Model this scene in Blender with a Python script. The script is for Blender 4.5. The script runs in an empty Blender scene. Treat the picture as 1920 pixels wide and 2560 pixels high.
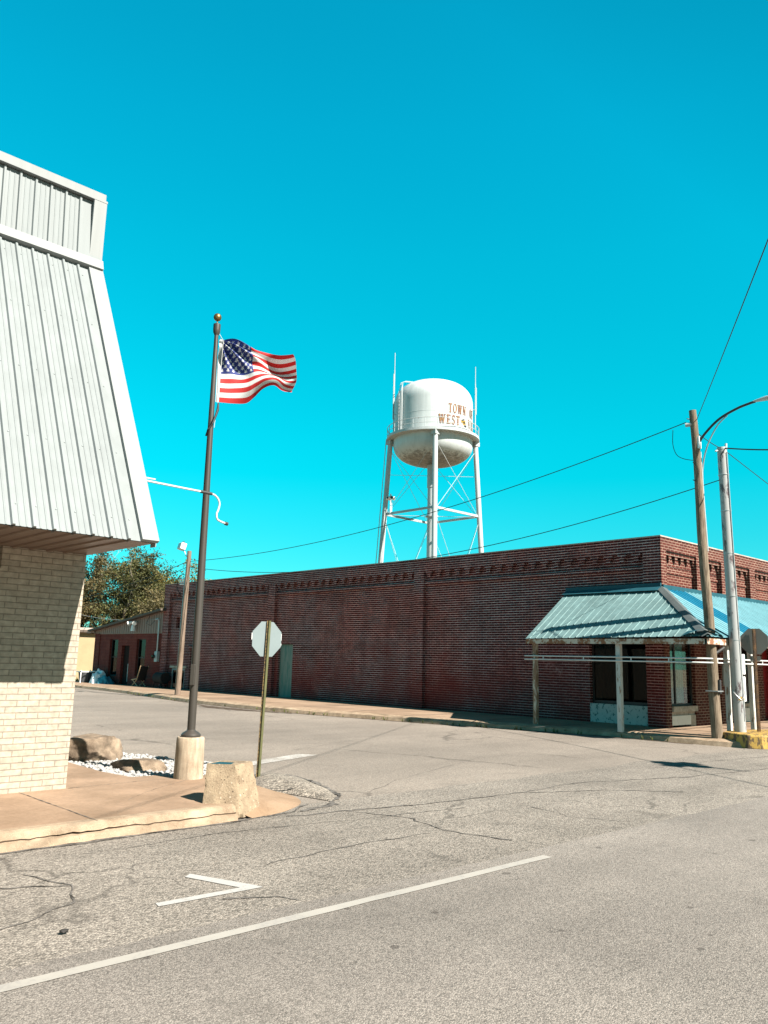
import bpy, bmesh, math, random
from mathutils import Vector, Matrix, noise
R = math.radians
rng = random.Random(7)
S = bpy.context.scene
COL = S.collection

# ------------------------------------------------------------------ camera, world, sun, exposure
F_, YAW, PIT, ROLL, EYE = 2056.25, 0.75689723, 0.17928514, 0.02447948, 1.65
fw = Vector((math.sin(YAW)*math.cos(PIT), math.cos(YAW)*math.cos(PIT), math.sin(PIT)))
r0 = Vector((math.cos(YAW), -math.sin(YAW), 0)); u0 = r0.cross(fw)
rt = r0*math.cos(ROLL) + u0*math.sin(ROLL); up = -r0*math.sin(ROLL) + u0*math.cos(ROLL)
cd = bpy.data.cameras.new('camera'); cam = bpy.data.objects.new('camera', cd); COL.objects.link(cam)
cd.sensor_fit = 'VERTICAL'; cd.sensor_height = 24; cd.lens = 24*F_/2560
cd.clip_start = .05; cd.clip_end = 3000
cam.matrix_world = Matrix(((rt.x, up.x, -fw.x, 0), (rt.y, up.y, -fw.y, 0), (rt.z, up.z, -fw.z, EYE), (0, 0, 0, 1)))
S.camera = cam
S.view_settings.view_transform = 'Standard'; S.view_settings.look = 'None'
S.view_settings.exposure = 2.0; S.view_settings.gamma = 1.0

SUN = Vector((.13, -1.0, .925)).normalized()
sl = bpy.data.lights.new('sun', 'SUN'); so = bpy.data.objects.new('sun', sl); COL.objects.link(so)
sl.energy = 3.7; sl.angle = R(.5); sl.color = (1, .93, .84)
so.rotation_euler = SUN.to_track_quat('Z', 'Y').to_euler(); so.location = (0, -20, 30)
W = bpy.data.worlds.new('World'); S.world = W; W.use_nodes = True
wt = W.node_tree; bg = wt.nodes['Background']
sky = wt.nodes.new('ShaderNodeTexSky'); sky.sky_type = 'NISHITA'; sky.sun_disc = False
sky.sun_elevation = math.asin(SUN.z); sky.sun_rotation = math.pi - math.atan2(SUN.x, -SUN.y)
sky.air_density = 1.0; sky.dust_density = .3; sky.ozone_density = 3.0
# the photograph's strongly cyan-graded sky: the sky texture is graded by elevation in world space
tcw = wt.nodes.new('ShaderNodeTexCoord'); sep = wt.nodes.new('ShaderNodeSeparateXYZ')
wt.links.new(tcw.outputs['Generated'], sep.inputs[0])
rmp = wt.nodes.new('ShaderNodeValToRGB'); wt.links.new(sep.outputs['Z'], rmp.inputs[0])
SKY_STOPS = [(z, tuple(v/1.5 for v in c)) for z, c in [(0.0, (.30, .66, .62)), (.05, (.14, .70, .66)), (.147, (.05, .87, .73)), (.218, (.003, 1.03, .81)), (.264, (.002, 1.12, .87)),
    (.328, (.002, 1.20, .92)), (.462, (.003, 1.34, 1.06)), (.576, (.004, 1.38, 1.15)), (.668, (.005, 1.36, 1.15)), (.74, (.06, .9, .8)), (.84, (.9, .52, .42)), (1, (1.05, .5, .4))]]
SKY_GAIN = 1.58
def set_ramp(rmp, stops):
    el = rmp.color_ramp.elements
    while len(el) > 1: el.remove(el[0])
    el[0].position = stops[0][0]; el[0].color = (*stops[0][1], 1)
    for p, c in stops[1:]:
        e = el.new(p); e.color = (*c, 1)
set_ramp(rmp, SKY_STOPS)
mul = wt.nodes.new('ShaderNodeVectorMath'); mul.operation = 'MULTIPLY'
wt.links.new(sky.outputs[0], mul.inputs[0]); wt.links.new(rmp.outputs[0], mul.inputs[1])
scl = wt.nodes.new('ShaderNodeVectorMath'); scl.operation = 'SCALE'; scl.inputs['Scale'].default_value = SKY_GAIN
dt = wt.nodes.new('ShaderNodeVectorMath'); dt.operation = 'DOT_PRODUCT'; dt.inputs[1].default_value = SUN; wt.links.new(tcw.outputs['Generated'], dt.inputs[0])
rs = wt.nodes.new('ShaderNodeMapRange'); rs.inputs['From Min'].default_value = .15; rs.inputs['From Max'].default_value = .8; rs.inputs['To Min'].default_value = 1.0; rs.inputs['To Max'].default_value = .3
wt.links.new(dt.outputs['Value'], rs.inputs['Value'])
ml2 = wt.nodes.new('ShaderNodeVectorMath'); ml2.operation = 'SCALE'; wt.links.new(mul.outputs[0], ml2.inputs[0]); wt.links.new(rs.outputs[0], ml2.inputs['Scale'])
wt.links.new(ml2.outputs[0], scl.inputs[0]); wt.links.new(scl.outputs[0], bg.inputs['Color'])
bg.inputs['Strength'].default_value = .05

# ------------------------------------------------------------------ mesh helper
def V(*a): return Vector(a)
class MB:
    def __init__(s): s.v = []; s.f = []; s.m = []
    def face(s, pts, m=0):
        i = len(s.v); s.v += [tuple(p) for p in pts]; s.f.append(tuple(range(i, i+len(pts)))); s.m.append(m); return s
    def mesh(s, vs, fs, m=0):
        i = len(s.v); s.v += [tuple(p) for p in vs]
        for f in fs: s.f.append(tuple(i+k for k in f)); s.m.append(m)
        return s
    def obox(s, c, ax, ay, az, m=0):
        c, ax, ay, az = map(Vector, (c, ax, ay, az))
        vs = [c+ax*i+ay*j+az*k for k in (-1, 1) for j in (-1, 1) for i in (-1, 1)]
        fs = [(0, 2, 3, 1), (4, 5, 7, 6), (0, 1, 5, 4), (2, 6, 7, 3), (0, 4, 6, 2), (1, 3, 7, 5)]
        if ax.cross(ay).dot(az) < 0: fs = [f[::-1] for f in fs]
        return s.mesh(vs, fs, m)
    def box(s, x0, x1, y0, y1, z0, z1, m=0):
        return s.obox(((x0+x1)/2, (y0+y1)/2, (z0+z1)/2), (abs(x1-x0)/2, 0, 0), (0, abs(y1-y0)/2, 0), (0, 0, abs(z1-z0)/2), m)
    def bar(s, p, q, w, h, upv=(0, 0, 1), m=0):
        p, q = Vector(p), Vector(q); d = (q-p).normalized(); side = d.cross(Vector(upv)).normalized(); u = side.cross(d)
        return s.obox((p+q)/2, (q-p)/2, side*w/2, u*h/2, m)
    def tube(s, pts, rad, n=10, cap=True, m=0):
        pts = [Vector(p) for p in pts]
        if not hasattr(rad, '__len__'): rad = [rad]*len(pts)
        i0 = len(s.v); a = None
        for k, p in enumerate(pts):
            d = (pts[min(k+1, len(pts)-1)]-pts[max(k-1, 0)]).normalized()
            if a is None: a = d.cross(Vector((0, 0, 1)) if abs(d.z) < .9 else Vector((1, 0, 0))).normalized()
            a = (a-d*a.dot(d)).normalized(); b = d.cross(a)
            for j in range(n):
                t = 2*math.pi*j/n; s.v.append(tuple(p+(a*math.cos(t)+b*math.sin(t))*rad[k]))
        for k in range(len(pts)-1):
            for j in range(n):
                s.f.append((i0+k*n+j, i0+k*n+(j+1) % n, i0+(k+1)*n+(j+1) % n, i0+(k+1)*n+j)); s.m.append(m)
        if cap:
            s.f.append(tuple(i0+j for j in range(n))[::-1]); s.m.append(m)
            s.f.append(tuple(i0+(len(pts)-1)*n+j for j in range(n))); s.m.append(m)
        return s
    def lathe(s, prof, c, n=48, m=0, axis=None):
        c = Vector(c); i0 = len(s.v); L = len(prof)
        for r, z in prof:
            for j in range(n):
                t = 2*math.pi*j/n; s.v.append((c.x+r*math.cos(t), c.y+r*math.sin(t), c.z+z))
        for k in range(L-1):
            for j in range(n):
                s.f.append((i0+k*n+j, i0+k*n+(j+1) % n, i0+(k+1)*n+(j+1) % n, i0+(k+1)*n+j)); s.m.append(m)
        return s
    def prism(s, poly, z0, z1, m=0):
        n = len(poly); A = sum(poly[i][0]*poly[(i+1) % n][1]-poly[(i+1) % n][0]*poly[i][1] for i in range(n))
        if A < 0: poly = poly[::-1]
        vs = [(x, y, z0) for x, y in poly]+[(x, y, z1) for x, y in poly]
        fs = [tuple(range(n))[::-1], tuple(range(n, 2*n))]+[(i, (i+1) % n, n+(i+1) % n, n+i) for i in range(n)]
        return s.mesh(vs, fs, m)
    def build(s, name, mats, parent=None, smooth=None, bevel=0):
        org = Vector((0, 0, 0)); p = parent
        while p: org += p.location; p = p.parent
        me = bpy.data.meshes.new(name)
        me.from_pydata([(v[0]-org.x, v[1]-org.y, v[2]-org.z) for v in s.v], [], s.f)
        if not isinstance(mats, (list, tuple)): mats = [mats]
        for m in mats: me.materials.append(m)
        uv = me.uv_layers.new(name='UVMap'); d = uv.data
        for p, mi in zip(me.polygons, s.m):
            p.material_index = mi; nx, ny, nz = map(abs, p.normal)
            for li in p.loop_indices:
                x, y, z = s.v[me.loops[li].vertex_index]
                d[li].uv = (x, y) if nz > .75 else ((y, z) if nx > ny else (x, z))
        o = bpy.data.objects.new(name, me); COL.objects.link(o)
        if parent: o.parent = parent
        if smooth is not None:
            b = bmesh.new(); b.from_mesh(me); bmesh.ops.remove_doubles(b, verts=b.verts, dist=1e-5)
            for e in b.edges: e.smooth = not (len(e.link_faces) == 2 and e.calc_face_angle(0) > R(smooth))
            for f in b.faces: f.smooth = True
            b.to_mesh(me); b.free()
        if bevel:
            md = o.modifiers.new('bevel', 'BEVEL'); md.width = bevel; md.segments = 2; md.limit_method = 'ANGLE'; md.angle_limit = R(40)
        return o
def tag(o, label=None, cat=None, group=None, kind=None):
    if label: o['label'] = label
    if cat: o['category'] = cat
    if group: o['group'] = group
    if kind: o['kind'] = kind
    return o
def thing(name, loc, label, cat, group=None):
    o = bpy.data.objects.new(name, None); COL.objects.link(o); o.location = loc; o.empty_display_size = .3
    return tag(o, label, cat, group)
def lerp(a, b, t): return a+(b-a)*t

# ------------------------------------------------------------------ materials
class NT:
    def __init__(s, name):
        s.mat = bpy.data.materials.new(name); s.mat.use_nodes = True; s.t = s.mat.node_tree
        s.b = s.t.nodes['Principled BSDF']; s.out = s.t.nodes['Material Output']
    def n(s, typ, **k):
        x = s.t.nodes.new(typ)
        for a, v in k.items(): setattr(x, a, v)
        return x
    def l(s, a, b): s.t.links.new(a, b)
    def uv(s):
        return s.n('ShaderNodeUVMap').outputs[0]
    def pos(s): return s.n('ShaderNodeNewGeometry').outputs['Position']
    def scale(s, vec, sc):
        m = s.n('ShaderNodeMapping'); m.inputs['Scale'].default_value = sc; s.l(vec, m.inputs[0]); return m.outputs[0]
    def noise(s, vec, scale, detail=4, rough=.55, dist=0):
        x = s.n('ShaderNodeTexNoise'); x.inputs['Scale'].default_value = scale; x.inputs['Detail'].default_value = detail
        x.inputs['Roughness'].default_value = rough; x.inputs['Distortion'].default_value = dist; s.l(vec, x.inputs['Vector']); return x.outputs['Fac']
    def vor(s, vec, scale, feature='F1', out='Distance', rnd=1):
        x = s.n('ShaderNodeTexVoronoi'); x.feature = feature; x.inputs['Scale'].default_value = scale
        x.inputs['Randomness'].default_value = rnd; s.l(vec, x.inputs['Vector']); return x.outputs[out]
    def ramp(s, fac, stops, interp='LINEAR'):
        x = s.n('ShaderNodeValToRGB'); x.color_ramp.interpolation = interp
        set_ramp(x, [(p, c if hasattr(c, '__len__') else (c, c, c)) for p, c in stops]); s.l(fac, x.inputs[0]); return x.outputs[0]
    def mix(s, fac, a, b, mode='MIX'):
        x = s.n('ShaderNodeMix', data_type='RGBA', blend_type=mode)
        for i, val in ((0, fac), (6, a), (7, b)):
            sock = x.inputs[i]
            if isinstance(val, (int, float)): sock.default_value = val if i == 0 else (val, val, val, 1)
            elif isinstance(val, (tuple, list)): sock.default_value = (*val, 1)
            else: s.l(val, sock)
        return x.outputs[2]
    def math(s, op, a, b=0):
        x = s.n('ShaderNodeMath', operation=op)
        for i, v in enumerate((a, b)):
            if isinstance(v, (int, float)): x.inputs[i].default_value = v
            else: s.l(v, x.inputs[i])
        return x.outputs[0]
    def bump(s, h, strength=.3, dist=.02):
        x = s.n('ShaderNodeBump'); x.inputs['Strength'].default_value = strength; x.inputs['Distance'].default_value = dist
        s.l(h, x.inputs['Height']); s.l(x.outputs[0], s.b.inputs['Normal'])
    def done(s, col=None, rough=.7, metal=0, spec=.5):
        if col is not None:
            if isinstance(col, (tuple, list)): s.b.inputs['Base Color'].default_value = (*col, 1)
            else: s.l(col, s.b.inputs['Base Color'])
        if isinstance(rough, (int, float)): s.b.inputs['Roughness'].default_value = rough
        else: s.l(rough, s.b.inputs['Roughness'])
        s.b.inputs['Metallic'].default_value = metal; s.b.inputs['Specular IOR Level'].default_value = spec
        return s.mat
def plain(name, c, rough=.6, metal=0, var=.18, scale=6, bump=.1, spec=.4):
    t = NT(name); p = t.pos(); n1 = t.noise(p, scale, 5); n2 = t.noise(p, scale*9, 3)
    f = t.math('ADD', t.math('MULTIPLY', n1, .7), t.math('MULTIPLY', n2, .3))
    col = t.ramp(f, [(.3, tuple(x*(1-var) for x in c)), (.7, tuple(min(1, x*(1+var)) for x in c))])
    if bump: t.bump(n2, bump, .01)
    return t.done(col, rough, metal, spec)
def worn(name, c, under, amt=.5, scale=9, rough=.65, stretch=(1, 1, 1)):
    t = NT(name); p = t.scale(t.pos(), stretch); n = t.noise(p, scale, 8, .68)
    f = t.ramp(n, [(amt-.03, 1.0), (amt+.03, 0.0)])
    n2 = t.noise(p, scale*.35, 4); cc = t.mix(n2, tuple(x*.8 for x in c), c)
    uu = t.mix(t.noise(p, scale*3, 3), tuple(x*.6 for x in under), under)
    t.bump(t.math('SUBTRACT', 1, f), .3, .004)
    return t.done(t.mix(f, cc, uu), rough)

def brick(name, c1, c2, mortar, bw, bh, ms, stain=None, bumpd=.008, msmooth=.1, bed=0, base=None):
    t = NT(name); uv = t.uv(); b = t.n('ShaderNodeTexBrick'); nz = t.n('ShaderNodeTexNoise'); nz.inputs['Scale'].default_value = 9
    t.l(uv, nz.inputs['Vector']); add = t.n('ShaderNodeVectorMath', operation='MULTIPLY_ADD')
    t.l(nz.outputs['Color'], add.inputs[0]); add.inputs[1].default_value = (.006, .005, 0); t.l(uv, add.inputs[2])
    t.l(add.outputs[0], b.inputs['Vector'])
    b.inputs['Scale'].default_value = 1; b.inputs['Brick Width'].default_value = bw; b.inputs['Row Height'].default_value = bh
    b.inputs['Mortar Size'].default_value = ms; b.inputs['Mortar Smooth'].default_value = msmooth
    b.inputs['Color1'].default_value = (*c1, 1); b.inputs['Color2'].default_value = (*c2, 1); b.inputs['Mortar'].default_value = (*mortar, 1)
    f = b.outputs['Fac']; col = b.outputs['Color']
    if bed:
        sx_ = t.n('ShaderNodeSeparateXYZ'); t.l(add.outputs[0], sx_.inputs[0]); fr_ = t.math('FRACT', t.math('DIVIDE', sx_.outputs['Y'], bh))
        bm = t.ramp(t.math('ABSOLUTE', t.math('SUBTRACT', fr_, .5)), [(.5-bed, 0.0), (.5-bed*.5, 1.0)])
        bm = t.math('MULTIPLY', bm, t.ramp(t.noise(t.scale(uv, (1, 4, 1)), 3.5, 6, .7), [(.33, .35), (.55, 1.0)]))
        col = t.mix(bm, col, mortar); f = t.math('MAXIMUM', f, bm)
    n1 = t.noise(uv, .45, 6, .6); n2 = t.noise(uv, 14, 5, .6); n3 = t.noise(t.scale(uv, (3, .25, 1)), 1.2, 4)
    col = t.mix(.8, col, t.ramp(n2, [(.25, .62), (.75, 1.25)]), 'MULTIPLY')
    if stain:
        col = t.mix(t.ramp(n1, [(.42, 0.0), (.62, 1.0)]), col, t.mix(1.0, col, stain[0], 'MULTIPLY'))
        # mortar smeared and missing in places
        lost = t.ramp(t.noise(uv, 1.7, 7, .7), [(.44, 0.0), (.60, 1.0)])
        col = t.mix(t.math('MULTIPLY', lost, stain[2]), col, tuple(c1))
        col = t.mix(t.ramp(n3, [(.5, 0.0), (.75, .7)]), col, t.mix(1.0, col, stain[1], 'MULTIPLY'))
    if base:
        blk = t.ramp(t.noise(t.scale(uv, (.35, .8, 1)), 1.0, 7, .68), [(.52, 0.0), (.70, .5)]); col = t.mix(blk, col, t.mix(1.0, col, (.32, .25, .23), 'MULTIPLY'))
        sz = t.n('ShaderNodeSeparateXYZ'); t.l(uv, sz.inputs[0]); lim = t.math('ADD', sz.outputs['Y'], t.math('MULTIPLY', t.math('SUBTRACT', t.noise(uv, .55, 6, .65), .5), 4.5))
        m_ = t.ramp(t.math('DIVIDE', lim, 3.0), [(.15, .75), (.75, 0.0)])
        col = t.mix(t.math('MULTIPLY', m_, t.ramp(n1, [(.35, .4), (.6, 1.0)])), col, t.mix(n2, tuple(x*.7 for x in base), base))
        eff = t.ramp(t.noise(uv, .9, 8, .72), [(.6, 0.0), (.72, .45)]); col = t.mix(t.math('MULTIPLY', eff, t.ramp(n2, [(.4, 0.0), (.6, 1.0)])), col, mortar)
    h = t.math('SUBTRACT', t.math('MULTIPLY', n2, .3), f)
    t.bump(h, .9, bumpd)
    return t.done(col, .85, 0, .25)

def asphalt(name, dark, light, agg, blotch, tint, cracks=0, spots=0, bump=.6, contrast=.5):
    t = NT(name); p = t.pos()
    v = t.n('ShaderNodeTexVoronoi'); v.inputs['Scale'].default_value = agg; t.l(p, v.inputs['Vector'])
    cellv = t.n('ShaderNodeSeparateColor'); t.l(v.outputs['Color'], cellv.inputs[0])
    n1 = t.noise(p, agg*.35, 4, .7); n2 = t.noise(p, blotch, 6, .62); n3 = t.noise(t.scale(p, (.25, 1.4, 1)), blotch*2.2, 5, .6)
    f = t.math('ADD', t.math('MULTIPLY', cellv.outputs[0], contrast), t.math('MULTIPLY', n1, 1-contrast))
    col = t.ramp(f, [(.12, dark), (.5, tuple((a+b)/2 for a, b in zip(dark, light))), (.9, light)])
    # joints between stones
    gap = t.ramp(v.outputs['Distance'], [(.35, 1.0), (.8, .55)])
    col = t.mix(.8, col, gap, 'MULTIPLY')
    col = t.mix(.7, col, t.ramp(n2, [(.3, .68), (.7, 1.25)]), 'MULTIPLY')
    col = t.mix(.7, col, t.ramp(n3, [(.3, .78), (.7, 1.16)]), 'MULTIPLY')
    oil = t.ramp(t.noise(p, 1.3, 5, .6), [(.60, 0.0), (.74, .5)]); col = t.mix(oil, col, tuple(x*.9 for x in dark))
    col = t.mix(1.0, col, tint, 'MULTIPLY')
    if cracks:
        nz = t.n('ShaderNodeTexNoise'); nz.inputs['Scale'].default_value = 1.6; nz.inputs['Detail'].default_value = 6; t.l(p, nz.inputs['Vector'])
        ad = t.n('ShaderNodeVectorMath', operation='MULTIPLY_ADD'); t.l(nz.outputs['Color'], ad.inputs[0]); ad.inputs[1].default_value = (.9, .9, 0); t.l(p, ad.inputs[2])
        e = t.vor(ad.outputs[0], cracks, 'DISTANCE_TO_EDGE')
        m = t.ramp(e, [(.003, 1.0), (.008, 0.0)])
        m = t.math('MULTIPLY', m, t.ramp(t.noise(p, .5, 3), [(.46, 0.0), (.58, 1.0)]))
        col = t.mix(t.math('MULTIPLY', m, .5), col, (.03, .026, .022))
    if spots:
        sv = t.n('ShaderNodeTexVoronoi', voronoi_dimensions='2D'); sv.inputs['Scale'].default_value = 2.7; t.l(p, sv.inputs['Vector'])
        sc = t.n('ShaderNodeSeparateColor'); t.l(sv.outputs['Color'], sc.inputs[0])
        rad = t.math('MULTIPLY', t.math('GREATER_THAN', sc.outputs[1], .72), t.math('MULTIPLY', sc.outputs[0], .10))
        wob = t.math('MULTIPLY', t.math('SUBTRACT', t.noise(p, 25, 2), .5), .08)
        m = t.math('LESS_THAN', t.math('ADD', sv.outputs['Distance'], wob), rad)
        m = t.math('MULTIPLY', m, t.ramp(t.noise(p, .45, 3), [(.36, 0.0), (.46, .65)]))
        col = t.mix(m, col, (.05, .042, .036))
    h = t.math('ADD', t.math('MULTIPLY', t.math('SUBTRACT', 1, v.outputs['Distance']), .7), t.math('MULTIPLY', n1, .5))
    t.bump(h, bump, .012)
    return t.done(col, .9, 0, .3)

def concrete(name, a, b, scale=2.2, pits=True, bump=.25, streak=None):
    t = NT(name); p = t.pos(); n1 = t.noise(p, scale, 7, .62); n2 = t.noise(p, scale*22, 5, .65); n3 = t.noise(t.scale(p, (1, 1, .12)) if streak else p, scale*(6 if streak else .5), 4)
    col = t.ramp(n1, [(.3, a), (.7, b)]); col = t.mix(.5, col, t.ramp(n2, [(.3, .7), (.7, 1.2)]), 'MULTIPLY')
    col = t.mix(streak or .35, col, t.ramp(n3, [(.35, .6), (.62, 1.15)]), 'MULTIPLY')
    if pits:
        e = t.vor(p, 30); m = t.ramp(e, [(.10, 1.0), (.2, 0.0)]); m = t.math('MULTIPLY', m, t.ramp(t.noise(p, 7, 3), [(.48, 0.0), (.6, 1.0)]))
        col = t.mix(t.math('MULTIPLY', m, .7), col, tuple(x*.35 for x in a))
        e2 = t.vor(t.scale(p, (1.1, .9, 1.3)), 55); col = t.mix(t.math('MULTIPLY', t.ramp(e2, [(.12, 1.0), (.22, 0.0)]), .35), col, tuple(min(.8, x*1.8) for x in b))
    t.bump(n2, bump, .012)
    return t.done(col, .85, 0, .3)

M = {}
M['brick_shaded'] = brick('shaded_red_brick', (.043, .0030, .0040), (.090, .0075, .0082), (.58, .43, .42), .215, .0735, .0035,
                       ((1.25, .8, .72), (.62, .56, .6), .3), bed=.21, base=(.15, .0125, .010))  # side wall copy: shade in the darker brick colour, plus real weathering and stains
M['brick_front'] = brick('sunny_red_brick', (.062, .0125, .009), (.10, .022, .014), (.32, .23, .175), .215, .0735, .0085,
                         ((1.0, .85, .8), (.7, .6, .55), .35))  # sunlit copy of the same brick, sunlight put into its lighter colour
M['brick_shed'] = brick('shed_brick', (.11, .013, .011), (.16, .024, .017), (.24, .11, .085), .215, .075, .006,
                        ((1.0, .8, .7), (.5, .45, .45), .5))
M['brick_cream'] = brick('cream_brick', (.32, .278, .22), (.365, .32, .255), (.225, .19, .15), .24, .0665, .0048, None, .012, .1, bed=.05)
def metal_sheet(name, c, rough=.42, var=.06, metal=0., dirt=.25):
    t = NT(name); p = t.pos(); n1 = t.noise(t.scale(p, (1, 1, .2)), 2.0, 5); n2 = t.noise(p, 40, 3); n3 = t.noise(t.scale(p, (6, 6, .35)), 1.5, 5, .6)
    col = t.ramp(n1, [(.3, tuple(x*(1-var) for x in c)), (.7, tuple(min(1, x*(1+var)) for x in c))])
    col = t.mix(dirt, col, t.ramp(n3, [(.35, .7), (.6, 1.05)]), 'MULTIPLY')
    t.bump(n1, .05, .02)
    return t.done(col, t.ramp(n1, [(.3, rough-.06), (.7, rough+.08)]), metal, .3)
M['metal_white'] = metal_sheet('pale_ribbed_metal', (.180, .20, .203), .62)
M['metal_trim'] = metal_sheet('white_trim_metal', (.215, .228, .227), .6, .03)
M['soffit'] = metal_sheet('soffit_metal', (.17, .125, .10), .45)
M['awning_side'] = metal_sheet('faded_teal_metal', (.12, .20, .20), .65, .16, 0, .5)
M['awning_front'] = metal_sheet('pale_blue_metal', (.115, .27, .31), .6, .12, 0, .35)
M['awning_blue'] = metal_sheet('bright_blue_metal', (.006, .125, .21), .4, .06, 0, .15)
M['awning_cap'] = metal_sheet('grey_cap_metal', (.085, .10, .10), .45, .1, 0, .4)
M['awning_flash'] = metal_sheet('dark_teal_flashing', (.010, .065, .085), .6, .1, 0, .3)
M['main_asphalt'] = asphalt('main_road_asphalt', (.085, .079, .072), (.34, .315, .29), 115, .3, (1, .96, .915), 0, 1, .6, .5)
M['chip_asphalt'] = asphalt('chip_seal_asphalt', (.07, .063, .055), (.38, .345, .305), 72, .5, (1, .975, .94), .42, 0, .9, .55)
M['side_asphalt'] = asphalt('worn_side_asphalt', (.14, .124, .108), (.315, .28, .245), 60, .22, (1, .97, .93), .22, 0, .35, .3)
M['patch_asphalt'] = asphalt('loose_patch_asphalt', (.06, .054, .047), (.40, .36, .31), 45, .8, (1, .97, .93), 0, 0, 1.0, .6)
M['crack_brown'] = plain('crack_dirt', (.07, .047, .03), .9, 0, .4, 25, .3)  # brown dirt colour for kerb crack, far gutter and broken asphalt
def crackmat():
    t = NT('crack_tar'); p = t.pos(); return t.done(t.ramp(t.noise(p, 7, 5, .7), [(.38, (.03, .026, .022)), (.62, (.17, .155, .14))]), .9, 0, .2)
M['crack'] = crackmat()
def paint_mat(name, c, wear, under=(.27, .25, .22)):
    t = NT(name); p = t.pos(); n = t.noise(p, 30, 6, .7); n2 = t.noise(p, 3, 5, .6)
    f = t.math('ADD', t.math('MULTIPLY', n, .65), t.math('MULTIPLY', n2, .35))
    m = t.ramp(f, [(wear-.05, 0.0), (wear+.05, 1.0)])
    return t.done(t.mix(m, under, t.mix(n2, tuple(x*.8 for x in c), c)), .8)
M['line_paint'] = paint_mat('worn_white_line', (.315, .295, .262), .44, (.24, .225, .205))
M['mark_paint'] = paint_mat('white_marking', (.36, .35, .33), .42, (.2, .185, .165))
M['faded_paint'] = paint_mat('faded_marking', (.42, .40, .37), .50, (.22, .20, .175))
M['walk'] = concrete('tan_concrete', (.19, .125, .078), (.30, .205, .138), 1.1, False)
M['walk_far'] = concrete('far_walk_concrete', (.20, .135, .088), (.29, .205, .14), .8, False)
M['walk_edge'] = concrete('chipped_kerb_concrete', (.22, .155, .10), (.37, .28, .195), 5, True, .5)
M['apron'] = concrete('orange_apron_concrete', (.20, .13, .078), (.27, .185, .12), 2.5, False)
def aggregate(name, a, b, light, dark):
    t = NT(name); p = t.pos(); n1 = t.noise(p, 6, 7, .65); n2 = t.noise(p, 60, 4, .6)
    col = t.ramp(n1, [(.3, a), (.7, b)]); col = t.mix(.5, col, t.ramp(n2, [(.3, .7), (.7, 1.2)]), 'MULTIPLY')
    v = t.n('ShaderNodeTexVoronoi'); v.inputs['Scale'].default_value = 42; t.l(p, v.inputs['Vector']); sc = t.n('ShaderNodeSeparateColor'); t.l(v.outputs['Color'], sc.inputs[0])
    rad = t.math('ADD', t.math('MULTIPLY', sc.outputs[1], .36), t.math('MULTIPLY', t.math('SUBTRACT', n2, .5), .5)); ins = t.math('LESS_THAN', v.outputs['Distance'], rad)
    col = t.mix(t.math('MULTIPLY', ins, t.math('GREATER_THAN', sc.outputs[0], .84)), col, light)
    col = t.mix(t.math('MULTIPLY', ins, t.math('LESS_THAN', sc.outputs[0], .2)), col, dark)
    n3 = t.noise(p, 3.2, 5, .6); col = t.mix(t.ramp(n3, [(.5, 0.0), (.7, .55)]), col, (.10, .075, .05))
    t.bump(t.math('ADD', n2, t.math('MULTIPLY', v.outputs['Distance'], -.4)), .5, .012); return t.done(col, .9, 0, .25)
M['block'] = aggregate('exposed_aggregate', (.18, .13, .085), (.33, .255, .17), (.40, .33, .25), (.07, .05, .035))
M['pole_base'] = concrete('streaked_concrete', (.27, .20, .135), (.43, .35, .26), 4, False, .2, .7)
M['soil'] = plain('dry_soil', (.20, .15, .09), .95, 0, .3, 1.0, .4)
M['grass'] = plain('grass_blades', (.10, .11, .025), .8, 0, .4, 3, 0)
M['pebble'] = plain('white_pebble', (.30, .295, .285), .7, 0, .4, 9, .2)
M['boulder'] = concrete('brown_rock', (.075, .052, .036), (.31, .235, .165), 4, True, 1.3)
M['dark_pole'] = plain('bronze_pole', (.04, .034, .028), .45, .0, .12, 3, .03, .5)
M['gold'] = plain('gold_ball', (.26, .165, .06), .4, .9, .15, 8, 0)
M['rope'] = plain('white_rope', (.5, .5, .48), .9)
M['galv'] = plain('galvanised_steel', (.45, .46, .46), .4, .7, .18, 5, .05)
M['sign_back'] = plain('sign_back_aluminium', (.155, .19, .195), .5, .0, .06, 3, .0)
M['sign_dark'] = plain('dull_sign_back', (.10, .10, .09), .6, .0, .1, 4, .0)
M['sign_red'] = plain('sign_red', (.45, .012, .015), .5, 0, .05)
M['sign_white'] = plain('sign_white', (.8, .8, .8), .5, 0, .03)
M['green_post'] = plain('olive_post_paint', (.085, .085, .035), .5, 0, .2, 8, .05)
M['post_edge'] = worn('rusty_post_flange', (.15, .095, .03), (.055, .035, .018), .47, 18)
M['rust_post'] = worn('rusty_brown_post', (.13, .075, .045), (.24, .13, .06), .5, 10)
def wood(name, a, b):
    t = NT(name); p = t.scale(t.pos(), (1, 1, .06)); n = t.noise(p, 38, 6, .65, .4); n2 = t.noise(t.pos(), 2.2, 5)
    col = t.ramp(n, [(.32, a), (.66, b)]); col = t.mix(.5, col, t.ramp(n2, [(.3, .7), (.7, 1.2)]), 'MULTIPLY')
    t.bump(n, .7, .015); return t.done(col, .9, 0, .2)
M['pole_wood'] = wood('weathered_pole_wood', (.07, .05, .033), (.25, .195, .14))
M['pole_wood_far'] = wood('grey_pole_wood', (.11, .078, .055), (.23, .175, .135))
M['silver'] = worn('aluminium_paint', (.34, .345, .34), (.11, .075, .08), .43, 5, .4, (1.2, 1.2, .4))
M['wire'] = plain('black_wire', (.012, .012, .014), .6, 0, .1)
M['wire_pale'] = plain('pale_wire', (.3, .3, .3), .6, 0, .1)
M['yellow'] = worn('worn_yellow_paint', (.40, .25, .05), (.11, .07, .035), .49, 9, .75, (1, 1, .5))
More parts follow.
